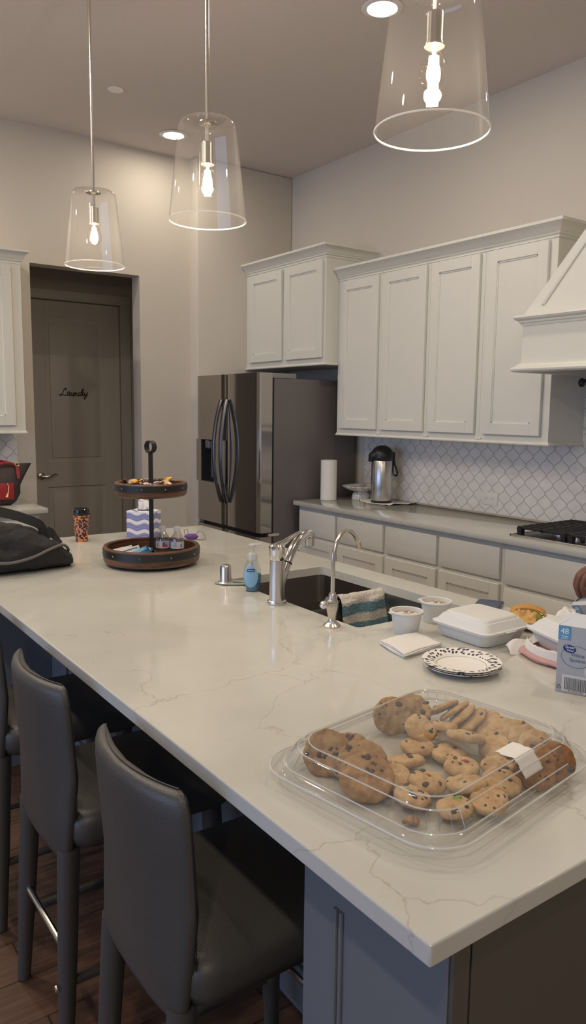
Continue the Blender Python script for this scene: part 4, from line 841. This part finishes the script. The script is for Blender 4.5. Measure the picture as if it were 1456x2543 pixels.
# ------------------------------------------------------------------ bowls of soup
def cup_bowl(x, y, rz, lbl):
    c = thing('soup_cup', lbl, 'soup cup', (x, y, .914), rz, group='white foam soup cups')
    G().lathe([(0, 0), (.032, 0), (.0335, .002), (.0425, .057), (.0465, .058), (.0475, .0605), (.0465, .063), (.0425, .0635), (.0410, .062), (.0395, .050), (0, .049)], n=44).build('cup', foam_m, c)
    G().lathe([(0, .0495), (.036, .0495), (.0398, .0515)], n=40, caps=False).build('soup', soup_m, c)
    g = G()
    for k in range(7): a = rng.uniform(0, 6.28); g.sphere((.030*math.cos(a), .030*math.sin(a), .052), .005, (1.4, 1, .5), 8, 6)
    g.build('soup_bits', soup_m, c)
    G().box(.043, .053, -.009, .009, .0575, .061, .001).build('rim_tab', foam_m, c); return c
cup_bowl(-2.150, -3.640, rd(165), 'white foam soup cup standing beside the napkin stack'); cup_bowl(-2.000, -3.605, rd(120), 'white foam soup cup behind the closed takeout box')
# ------------------------------------------------------------------ clamshells
def clam(x, y, z, rz, lbl, tilt=0):
    c = thing('takeout_box', lbl, 'takeout box', (x, y, z), rot=(tilt, 0, rz), group='white foam takeout boxes')
    def rr(h, z_, r=.022, k=1.07): return [(a, b, z_) for a, b in rrect(h, h*k, r, 5)]
    G().loft([rr(.070, .0005), rr(.076, .002), rr(.087, .034), rr(.094, .036), rr(.094, .0385), rr(.086, .0385)]).build('base_tray', foam_m, c, ang=40)
    G().loft([rr(.086, .0390), rr(.0945, .0390), rr(.0945, .0420), rr(.088, .0435), rr(.075, .062), rr(.071, .0635), rr(.069, .0675), rr(.065, .0705), rr(.060, .0712)]).build('lid', foam_m, c, ang=30)
    g = G(); g.box(-.02, .02, -.106, -.098, .0375, .0405, .001); g.build('latch', foam_m, c); return c
clam(-2.010, -3.783, .914, 0, 'closed white foam takeout box in the middle, between cups and plates')
clam(-1.925, -4.030, .930, rd(-18), 'white foam takeout box half hidden behind the spoon carton')
# napkins strewn round boxes
g = G(); g.grid(20, 10, lambda u, v: (-2.055+.15*u-.02*v, -3.905-.035*v-.02*u, .930+.028*u+.008*math.sin(u*9+v*3)-.014*v)); tag(g.build('loose_napkin', napkin_m, solid=.0008, ang=180), 'thin white napkin caught under the lid of the middle takeout box', 'napkin')
g = G(); g.grid(24, 16, lambda u, v: (-1.86+.09*u+.008*math.sin(v*9), -3.895-.08*v, .950+.040*math.sin(u*2.6)*(1-.4*v)+.012*noise.noise(Vector((u*5, v*5, 2))))); tag(g.build('crumpled_napkin', napkin_m, solid=.0008, ang=180), 'crumpled white napkin standing behind the second takeout box', 'napkin')
g = G(); g.grid(30, 8, lambda u, v: (lambda a: (-1.925+(.125+.008*v)*math.cos(a), -4.03+(.125+.008*v)*math.sin(a), .9155+.034*(1-v)+.006*noise.noise(Vector((u*14, v*3, 1)))))(rd(120+170*u))); tag(g.build('torn_napkin', napkin_m, solid=.0008, ang=180), 'white paper napkin hanging around the second takeout box', 'napkin')
g = G(); R = []
for i in range(9):
    t_ = i/8; rr_ = [.04, .120, .142, .150, .148, .138, .120, .10, .02][i]; zz_ = [.0006, .0006, .003, .008, .012, .0145, .0155, .0155, .0155][i]
    R.append([(rr_*math.cos(2*PI*k/40)*(1+.05*noise.noise(Vector((math.cos(2*PI*k/40)*3, math.sin(2*PI*k/40)*3, i*.5)))), rr_*.95*math.sin(2*PI*k/40), zz_) for k in range(40)])
g.loft(R, M=Matrix.Translation((-1.925, -4.03, .914))); tag(g.build('plastic_bag', pink_m, ang=60), 'pinkish red printed plastic bag flattened under the second takeout box', 'plastic bag')
# ------------------------------------------------------------------ food plate
def plate_mesh():
    return [(0, .0), (.055, .0), (.060, .002), (.068, .009), (.085, .012), (.092, .0135), (.093, .0150), (.091, .0148), (.068, .0110), (.0585, .0035), (.054, .0018), (0, .0016)]
PC = Vector((-1.79, -3.80, .9145))
pf = G().lathe(plate_mesh(), n=64).build('paper_plate', plate_m); pf.location = PC; tag(pf, 'paper plate with black and white rim under the wrapped sandwich', 'plate')
c = thing('sandwich', 'half eaten sandwich in yellow wrapper behind the closed takeout box', 'sandwich', (-1.780, -3.762, .9175), rd(-55))
g = G(); R = []
for i in range(13):
    a = PI*(i/12); x = -.052*math.cos(a); R.append([(x*(1+.0*j), .020*math.cos(2*PI*j/16)+.012*math.sin(a), .030*math.sin(a)**.7+.010+.007*math.sin(2*PI*j/16)) for j in range(16)])
g.loft(R); g.build('bun', bun_m, c)
g = G(); g.sphere((.012, -.004, .018), .024, (1.2, .7, .6)); g.build('filling', pickle_m, c)
g = G(); g.grid(18, 14, lambda u, v: (-.045+.07*u, -.050+.045*v+.010*noise.noise(Vector((u*4, v*4, 5))), .003+.030*math.sin(v*1.8)*(.7+.6*abs(noise.noise(Vector((u*5, v*5, 1)))))+.004)); g.build('wrapper', wrap_m, c, ang=60, solid=.0008)
# ------------------------------------------------------------------ napkin stack
def nap(i, top):
    z = .9147+i*.0022
    g = G(); jx, jy = rng.uniform(-.003, .003), rng.uniform(-.003, .003); A = Vector((-2.288, -3.689)); B = Vector((-2.150, -3.682)); Cc = Vector((-2.165, -3.79)); Dd = Vector((-2.315, -3.808))
    def f(u, v):
        p = (A*(1-u)+B*u)*(1-v)+(Dd*(1-u)+Cc*u)*v; w = i/6
        return (p.x+jx+.002*math.sin(v*7+i), p.y+jy+.002*math.sin(u*6+i), z+w*(.0035*math.sin(u*3.4+.6)*math.sin(v*2.5+.4)+.001*noise.noise(Vector((u*4, v*4, i*.1)))))
    g.grid(20, 20, f); o = g.build('napkin', napkin_m, solid=.0018, ang=180); o['category'] = 'napkin'; o['group'] = 'stacked paper napkins'
    o['label'] = 'top napkin of the white paper stack beside the soup cup' if top else 'white folded paper napkin lower in the stack beside the soup cup'
for i in range(6): nap(i, i == 5)
# ------------------------------------------------------------------ plate stack
for i, lb_ in enumerate(('bottom plate of the black and white patterned paper stack', 'middle plate of the black and white patterned paper stack', 'top plate of the patterned paper stack in front of takeout box')):
    o = G().lathe(plate_mesh(), n=72).build('paper_plate', plate_m); o.location = (-2.252+rng.uniform(-.0015, .0015), -3.937, .9145+i*.0042); o.rotation_euler = (0, 0, i*.9); tag(o, lb_, 'plate', 'stacked paper plates')
# ------------------------------------------------------------------ phone
pa = Vector((-1.708, -3.517)); ux = Vector((.049, -.066)).normalized(); vx = Vector((-.87, -.49)); pc_ = pa+ux*.040+vx*.078
c = thing('mobile_phone', 'dark mobile phone lying behind the closed takeout box', 'phone', (pc_.x, pc_.y, .914), math.atan2(vx.y, vx.x))
G().prism(rrect(.078, .040, .010), .0005, .0088, b=.0015).build('phone_case', blackgloss, c); G().prism(rrect(.073, .0355, .007), .0089, .0093).build('screen', screen_m, c)
G().box(.02, .035, -.012, .012, .0094, .0095).build('screen_icons', mat('screen_blue', (.10, .2, .6), .2), c)
# ------------------------------------------------------------------ spoon cartons
def carton(c, fl=1.0):
    w, d, h = .100, .068, .150
    g = G(); g.box(0, w, 0, d, 0, h, .0008, 1); g.build('carton_body', boxgrey_m, c)
    MF = lambda x, z, y=-.0006: Matrix.Translation((x, y, z)) @ Matrix.Rotation(PI/2, 4, 'X')
    G().box(.0005, .027, -.0006, 0, h-.031, h-.0005).build('count_badge', boxblue_m, c); text('48', 'badge_number', .0175, inkwhite_m, MF(.0135, h-.0125), c, .0002); G().box(.007, .021, -.0009, -.0006, h-.0235, h-.0225).build('badge_line', inkwhite_m, c); text('spoons', 'badge_caption', .0045, inkwhite_m, MF(.0135, h-.0268), c, .0001)
    G().prism([(.026+.0135*math.cos(a), .0085*math.sin(a)) for a in [2*PI*k/32 for k in range(32)]], 0, .0006, M=Matrix.Translation((0, -.0008, h-.045)) @ Matrix.Rotation(PI/2, 4, 'X') @ Matrix.Rotation(-.18, 4, 'Z')).build('brand_badge', navy_m, c)
    text('Great', 'brand_lettering', .0082, inkwhite_m, MF(.0262, h-.0462, -.0016), c, .0002); text('Value', 'brand_lettering', .0065, inkwhite_m, MF(.027, h-.0528, -.0016), c, .0002)
    g = G(); n = 40; pts = [(.041+.032*math.cos(a), -.0006, h-.066+.024*math.sin(a)) for a in [2*PI*k/n for k in range(n+1)]]; g.tube(pts, .0004, 5); g.build('oval_outline', bluegrey_m, c)
    text('White', 'carton_lettering', .0112, bluegrey_m, MF(.043, h-.0625), c, .0002); text('Spoons', 'carton_lettering', .0112, bluegrey_m, MF(.043, h-.0735), c, .0002)
    g = G(); g.prism([(.072+.013*math.cos(a), .017*math.sin(a)) for a in [2*PI*k/28 for k in range(28)]], 0, .0003, M=MF(0, h-.096, -.0002)); g.prism([(.067, -.06), (.074, -.06), (.0765, 0), (.069, 0)], 0, .0003, M=MF(0, h-.112, -.0002)); g.build('spoon_picture', barwhite_m, c)
    G().box(.013, .074, -.0005, 0, .004, .0415).build('barcode_panel', barwhite_m, c)
    g = G(); x = .019; k = 0
    while x < .068:
        ww = (.0022, .0007, .0013, .0006, .0018, .0009)[k % 6]; g.box(x, x+ww*.62, -.0008, -.0005, .0085, .036); x += ww+.0006; k += 1
    g.build('barcode', ink_m, c); text('8 113157 350', 'barcode_digits', .0055, ink_m, MF(.043, .0062, -.0007), c, .0001)
    g = G(); tri = [(.0075+.0055*math.cos(a), -.0007, .0125+.0055*math.sin(a)) for a in (PI/2, PI/2+2.094, PI/2+4.189, PI/2)]; g.tube(tri, .0005, 4); g.build('recycling_mark', ink_m, c)
    g = G(); g.prism([(0, 0), (w, 0), (w-.012, .030*fl), (.010, .028*fl)], 0, .0006, M=Matrix.Translation((0, .001, h)) @ Matrix.Rotation(rd(60), 4, 'X')); g.prism([(0, 0), (d, 0), (d-.01, .03*fl), (.01, .03*fl)], 0, .0006, M=Matrix.Translation((0, d, h)) @ Matrix.Rotation(-PI/2, 4, 'Z') @ Matrix.Rotation(rd(35), 4, 'X'))
    g.build('open_flap', cardwhite_m, c, ang=20)
bx = Vector((-2.187, -4.151, .9142)); ba = math.atan2(-.92, .39)
c = thing('spoon_carton', 'grey carton reading 48 White Spoons standing on the counter', 'carton', bx, ba, group='plastic spoon cartons'); carton(c)
G().box(.014, .022, -.0012, -.0006, .150, .1505).build('torn_spot', mat('bare_card', (.45, .33, .24), .9), c)
xw = Vector((-.177, -.95, .248)).normalized(); zw = Vector((-.425, .281, .773)); zw = (zw-xw*zw.dot(xw)).normalized(); yw = zw.cross(xw)
c2 = thing('spoon_carton', 'tilted open spoon carton held in the hand at the right edge', 'carton', Vector((-1.700, -3.850, .973))-zw*.15, rot=Matrix((xw, yw, zw)).transposed().to_euler(), group='plastic spoon cartons'); carton(c2, .35)
# ------------------------------------------------------------------ cookie container
TX, TY, TR = -2.688, -4.268, rd(8.5)
c = thing('cookie_container', 'large clear plastic cookie tray with domed lid on the near island corner', 'food container', (TX, TY, .914), TR)
def ov(hx_, hy_, r, z, wob=0): return [(x*(1+wob*math.sin(i*.9)), y, z) for i, (x, y) in enumerate(rrect(hx_, hy_, r, 10))]
G().loft([ov(.02, .02, .01, .003), ov(.195, .150, .05, .003), ov(.205, .160, .055, .006), ov(.210, .165, .058, .020), ov(.228, .183, .068, .022), ov(.232, .187, .07, .018), ov(.236, .191, .072, .018), ov(.238, .193, .074, .024)], caps=False).build('base_tray', clear_m, c, ang=35)
G().loft([ov(.237, .192, .074, .0255), ov(.228, .184, .07, .0245), ov(.222, .178, .068, .030), ov(.217, .173, .066, .031), ov(.205, .162, .062, .052), ov(.200, .157, .06, .054), ov(.193, .150, .058, .064), ov(.186, .143, .054, .0655), ov(.182, .139, .052, .0645), ov(.174, .131, .048, .0645), ov(.02, .02, .01, .066)], caps=False).build('lid', clear_m, c, ang=35)
g = G()
for hx_, hy_, r, z, w in ((.238, .193, .074, .025, .0016), (.218, .174, .066, .0305, .0012), (.200, .157, .06, .0542, .0012), (.186, .143, .054, .0658, .0012), (.205, .160, .055, .006, .001)):
    rr_ = ov(hx_, hy_, r, z); g.tube(rr_+[rr_[0]], w, 6)
g.build('rim_ridges', thin('plastic_ridge', (.93, .93, .92), 1.5, .08, .06, ((.9, .89, .86), .4)), c)
g = G()
for sx_, sy_ in ((1, 1), (-1, 1), (-1, -1), (1, -1)):
    for k in range(5):
        a = rd(15+15*k); cx_, cy_ = sx_*(.14), sy_*(.10); g.tube([(cx_+sx_*.062*math.cos(a), cy_+sy_*.062*math.sin(a), .054), (cx_+sx_*.074*math.cos(a), cy_+sy_*.074*math.sin(a), .032)], .0012, 5)
g.build('corner_ribs', thin('plastic_rib', (.95, .95, .94), 1.5, .08, .03), c)
# torn label on lid (right-hand part, facing camera)
IVT = c.matrix_basis.inverted()
def lidpt(x, y, z): return IVT @ Vector((x, y, z))
g = G()
def stk(u, v):
    p = Vector((-.010-.045*u, 0, 0)); x = .048-.040*v; x = .052*(1-u)+.012*u; y = 0
    s_ = v
    if s_ < .45: yy = -.108-.036*s_/.45; z = .0668
    else: yy = -.144-.020*(s_-.45)/.55; z = .0668-.026*(s_-.45)/.55+.0
    jag = .004*noise.noise(Vector((u*12, 3, 1))) if v > .99 else 0
    return (.018+.055*u+(.006*noise.noise(Vector((v*9, u*2, 0))) if u in (0., 1.) else 0), yy, z+jag)
g.grid(12, 14, stk); lab(g.build('torn_label', paper_m, c, ang=180, solid=.0005), 'torn white paper label')
# cookies
def chips(g, r, h, n, seed, up=True):
    R2 = random.Random(seed)
    for _ in range(n):
        a = R2.uniform(0, 6.28); rr_ = r*math.sqrt(R2.uniform(0, .75)); s_ = R2.choice((.0016, .0022, .003, .0042, .0055)); g.sphere((rr_*math.cos(a), rr_*math.sin(a), h*(.95-.35*(rr_/r)**2)), s_, (R2.uniform(.7, 1.7), R2.uniform(.7, 1.2), .55), 8, 6)
def cookie(x, y, z, r, th_, rot, m, lbl, grp, nchips=7, extra=None, seed=0, rough=.06):
    c = thing('cookie', lbl, 'cookie', (x, y, z), rot=rot, group=grp)
    g = G(); n = 56; rings = []
    P = [(0, -.5), (.55, -.5), (.88, -.46), (.985, -.22), (1, 0), (.965, .22), (.90, .36), (.80, .45), (.68, .50), (.55, .53), (.42, .56), (.28, .58), (.14, .59), (0, .60)]; big = .32 if m is not cookie_light else .2
    for rr_, zz_ in P:
        ring = []
        for k in range(n):
            a = 2*PI*k/n; w = 1+rough*noise.noise(Vector((math.cos(a)*2, math.sin(a)*2, seed*3.1)))+.03*noise.noise(Vector((math.cos(a)*6, math.sin(a)*6, seed)))
            q_ = Vector((r*rr_*w*math.cos(a), r*rr_*w*math.sin(a), zz_*th_)); d_ = (noise.noise(Vector((q_.x*85, q_.y*85, seed*1.7)))+.5*noise.noise(Vector((q_.x*210, q_.y*210, seed*1.7))))*th_*big*(1 if zz_ > -.4 else .1)
            ring.append((q_.x, q_.y, q_.z+d_))
        rings.append(ring)
    g.loft(rings); g.build('biscuit', m, c, ang=70)
    if nchips: g = G(); chips(g, r, th_*.58, nchips, seed+1); g.build('chocolate_chips', chip_m, c)
    for j, em in enumerate(extra or ()): g = G(); chips(g, r*.8, th_*.58, 2, seed+20+j); g.build('coloured_sweets', em, c)
    return c
ZB = .922
flat = [  # x, y, dz, r, tiltx, tilty, material, chips, extras, label
 (-2.643, -4.195, .032, .034, .5, -.2, cookie_light, 4, (chipblue_m,), 'pale cookie with a blue sweet tilted on top, nearest the big oatmeal cookie'),
 (-2.668, -4.212, .010, .035, 0, 0, cookie_light, 3, None, 'plain pale cookie under the tilted one with the blue sweet'),
 (-2.598, -4.200, .026, .036, .25, .2, cookie_light, 5, None, 'pale cookie at the back of the middle pile before the leaning row'),
 (-2.600, -4.262, .030, .040, .28, -.1, cookie_light, 6, None, 'large pale cookie with dark centre chip on top of the middle pile'),
 (-2.640, -4.262, .008, .036, 0, 0, cookie_light, 5, None, 'pale cookie buried under the middle pile'),
 (-2.728, -4.245, .012, .037, .12, -.25, cookie_light, 4, None, 'pale cookie with a grey chip between left stack and middle pile'),
 (-2.563, -4.302, .014, .037, .3, .1, cookie_light, 2, None, 'pale cookie on the right of the middle pile beside the leaning row'),
 (-2.664, -4.313, .011, .034, .1, 0, cookie_light, 4, (chipred_m,), 'oval cookie with a red sweet alone in the middle of the tray'),
 (-2.783, -4.272, .011, .036, .1, -.2, cookie_light, 5, None, 'pale cookie with one big dark chip touching the left stack'),
 (-2.748, -4.318, .011, .036, .1, 0, cookie_light, 8, (chipred_m,), 'cookie with red sweets and dark chips near the front corner'),
 (-2.802, -4.338, .011, .033, .1, -.1, cookie_light, 6, (chipgreen_m, chipblue_m), 'cookie with green and blue sweets in the front corner'),
 (-2.706, -4.360, .014, .038, .15, .1, cookie_light, 4, (chipblue_m,), 'cookie with a small blue sweet beside the torn label'),
 (-2.773, -4.398, .012, .032, .1, .1, cookie_light, 3, (chipgreen_m,), 'round plain golden cookie with a green sweet at the very front'),
 (-2.716, -4.415, .012, .034, .2, .15, cookie_light, 6, (chiporange_m,), 'cookie with an orange sweet at the right of the front pair'),
 (-2.655, -4.388, .014, .037, .1, .15, cookie_light, 4, None, 'pale cookie directly below the torn white label'),
 (-2.618, -4.350, .014, .033, .1, .0, cookie_light, 4, None, 'pale cookie behind the torn white label'),
]
for i, (x, y, dz, r, tx_, ty_, m, nc, ex, lb_) in enumerate(flat): cookie(x, y, ZB+dz, r*.87, .015, (tx_, ty_, i*.8), m, lb_, 'pale cookies lying in the middle of the tray', nc, ex, i+1)
def face(nx, ny, nz, spin=0):  # euler so that local z points along n
    q_ = Vector((nx, ny, nz)).to_track_quat('Z', 'Y'); return (q_ @ Matrix.Rotation(spin, 4, 'Z').to_quaternion()).to_euler() if False else (q_.to_matrix() @ Matrix.Rotation(spin, 3, 'Z')).to_euler()
# big cookies: left stack
ls = [(-2.835, -4.165, .0235, .041, (-.75, -.55, .75), cookie_dark, 14, 'dark chunk cookie leaning farthest left in the tray'), (-2.812, -4.192, .024, .042, (-.55, -.5, .9), cookie_dark, 14, 'chunk cookie second from the left in the left stack'), (-2.810, -4.228, .024, .042, (-.45, -.5, .9), cookie_dark, 14, 'chunk cookie third from the left in the left stack'), (-2.835, -4.268, .024, .045, (-.35, -.5, 1.0), cookie_dark, 18, 'large chunk cookie at the front of the left stack')]
for i, (x, y, dz, r, n_, m, nc, lb_) in enumerate(ls): cookie(x, y, ZB+dz, r, .015, face(*n_, i), m, lb_, 'dark chunk cookies at the left end', nc, None, 40+i)
cookie(-2.640, -4.115, ZB+.027, .036, .015, face(-.7, -.75, .45), cookie_oat, 'big oatmeal cookie standing upright at the back left of the tray', 'oatmeal cookies at the back', 6, None, 60)
cookie(-2.612, -4.128, ZB+.026, .035, .014, face(-.4, -.85, .5), cookie_oat, 'oatmeal cookie just behind the big upright one', 'oatmeal cookies at the back', 6, None, 61)
cookie(-2.582, -4.115, ZB+.026, .036, .014, face(-.1, -.6, .9), cookie_oat, 'oatmeal cookie lying back at the start of the leaning row', 'oatmeal cookies at the back', 5, None, 62)
nums = ['first', 'second', 'third', 'fourth', 'fifth', 'sixth', 'seventh', 'eighth', 'ninth', 'tenth']
for i in range(10):
    y = -4.140-.0240*i; x = -2.528+.005*math.sin(i*2)+.001*i
    cookie(x, y, ZB+.0265, .0325, .0100, (rd(-38-4*math.sin(i)), rd(4*math.sin(i*3)), .3*i), cookie_light, '%s cookie of the leaning back row, counted from the oatmeal cookies' % nums[i], 'leaning row of pale cookies at the back', 2, None, 80+i, .10)
rs = [(-2.588, -4.402, .022, .034, (-.55, -.75, .7), cookie_red, 'reddish brown cookie leaning at the right end nearest the torn label'), (-2.564, -4.386, .024, .034, (-.5, -.6, .8), cookie_red, 'reddish brown cookie in the middle of the right end stack'), (-2.537, -4.370, .024, .033, (-.4, -.3, .9), cookie_dark, 'brown cookie at the far back of the right end stack'), (-2.534, -4.402, .020, .033, (-.6, -.7, .5), cookie_red, 'reddish brown cookie at the far right edge of the tray')]
for i, (x, y, dz, r, n_, m, lb_) in enumerate(rs): cookie(x, y, ZB+dz, r, .014, face(*n_, i), m, lb_, 'reddish brown cookies at the right end', 8, None, 120+i)
g = G(); g.sphere((-2.838, -4.372, .9225), .008, (1, 1, .8), 10, 8); g.sphere((-2.833, -4.378, .922), .006); g.sphere((-2.846, -4.368, .921), .004)
for v in g.bm.verts: v.co += Vector((1, .5, .3))*.002*noise.noise(v.co*400)
tag(g.build('cookie_crumb', cookie_dark), 'loose dark cookie crumb at the front corner of the tray', 'crumb')
# ------------------------------------------------------------------ person (only the hand is in view)
c = thing('person', 'person beyond the right edge, brown fingers gripping the tilted carton', 'person', (-1.20, -4.30, 0))
def skin(name, V, E, R, m, sub=2, root=0, parent=None):
    me = bpy.data.meshes.new(name); me.from_pydata([Vector(v)-c.location for v in V], E, []); me.materials.append(m); o = bpy.data.objects.new(name, me); COL.objects.link(o); o.parent = parent or c
    sm = o.modifiers.new('skin', 'SKIN'); sm.use_smooth_shade = True; sm.branch_smoothing = .4
    for i, r in enumerate(R): me.skin_vertices[0].data[i].radius = (r, r) if isinstance(r, (int, float)) else r; me.skin_vertices[0].data[i].use_root = (i == root)
    s_ = o.modifiers.new('sub', 'SUBSURF'); s_.levels = sub; s_.render_levels = sub; return o
HX, HY = -1.20, -4.30
V = [(HX, HY, .95), (HX, HY, 1.12), (HX, HY, 1.30), (HX, HY, 1.42), (HX, HY, 1.48), (HX-.01, HY, 1.56), (HX-.02, HY, 1.64), (HX-.01, HY, 1.70)]
R = [.13, .12, .135, .10, .055, .075, .092, .07]; E = [(i, i+1) for i in range(7)]
def chain(start, pts, rs):
    p = start
    for q_, r in zip(pts, rs): V.append(q_); R.append(r); E.append((p, len(V)-1)); p = len(V)-1
    return p
for s_ in (-1, 1): chain(0, [(HX, HY+s_*.09, .88), (HX-.01, HY+s_*.11, .50), (HX+.01, HY+s_*.11, .09), (HX-.10, HY+s_*.12, .035)], [.09, .065, .042, .035])
chain(3, [(HX, HY-.19, 1.37), (HX-.03, HY-.23, 1.12), (HX-.10, HY-.20, .98)], [.055, .042, .035])
wr = chain(3, [(HX, HY+.19, 1.37), (HX-.03, HY+.21, 1.14), (-1.37, -4.03, 1.13), (-1.53, -3.935, 1.095), (-1.607, -3.888, 1.078)], [.055, .045, .036, .025, .023])
palm = len(V)-1
HB = Vector(V[palm])
fd = Vector((-.80, .45, 0)).normalized(); fs = Vector((.50, .80, 0)).normalized()
for off, ln, rr_ in ((-.026, 1.0, .0095), (-.008, 1.08, .0100), (.010, 1.02, .0095), (.027, .85, .0080)):
    b_ = HB+fd*.036+fs*off+Vector((0, 0, -.004)); k1 = HB+fd*(.070*ln)+fs*off*1.1+Vector((0, 0, -.018)); k2 = HB+fd*(.078*ln)+fs*off*1.1+Vector((0, 0, -.050*ln)); tp = HB+fd*(.066*ln)+fs*off*1.05+Vector((0, 0, -.078*ln)); chain(palm, [b_, k1, k2, tp], [rr_*1.2, rr_*1.1, rr_, rr_*.8])
chain(palm, [HB+fs*-.030+fd*.020+Vector((0, 0, -.022)), HB+fs*-.036+fd*.040+Vector((0, 0, -.052)), HB+fs*-.030+fd*.052+Vector((0, 0, -.078))], [.013, .011, .009])
skin('body', V, E, R, skin_m)
V2 = [(HX, HY, .93), (HX, HY, 1.12), (HX, HY, 1.30), (HX, HY, 1.41), (HX, HY-.19, 1.37), (HX-.028, HY-.225, 1.16), (HX, HY+.19, 1.37), (HX-.028, HY+.208, 1.17)]
skin('shirt', V2, [(0, 1), (1, 2), (2, 3), (3, 4), (4, 5), (3, 6), (6, 7)], [.145, .138, .15, .10, .07, .062, .07, .062], shirt_m, 2)
V3 = [(HX, HY, .95), (HX, HY-.09, .86), (HX-.01, HY-.11, .5), (HX+.01, HY-.11, .10), (HX, HY+.09, .86), (HX-.01, HY+.11, .5), (HX+.01, HY+.11, .10)]
skin('trousers', V3, [(0, 1), (1, 2), (2, 3), (0, 4), (4, 5), (5, 6)], [.14, .10, .075, .06, .10, .075, .06], trouser_m, 2)
g = G(); g.sphere((HX+.012, HY, 1.675), .102, (1, .92, 1.05)); g.build('hair', hair_m, c, True)
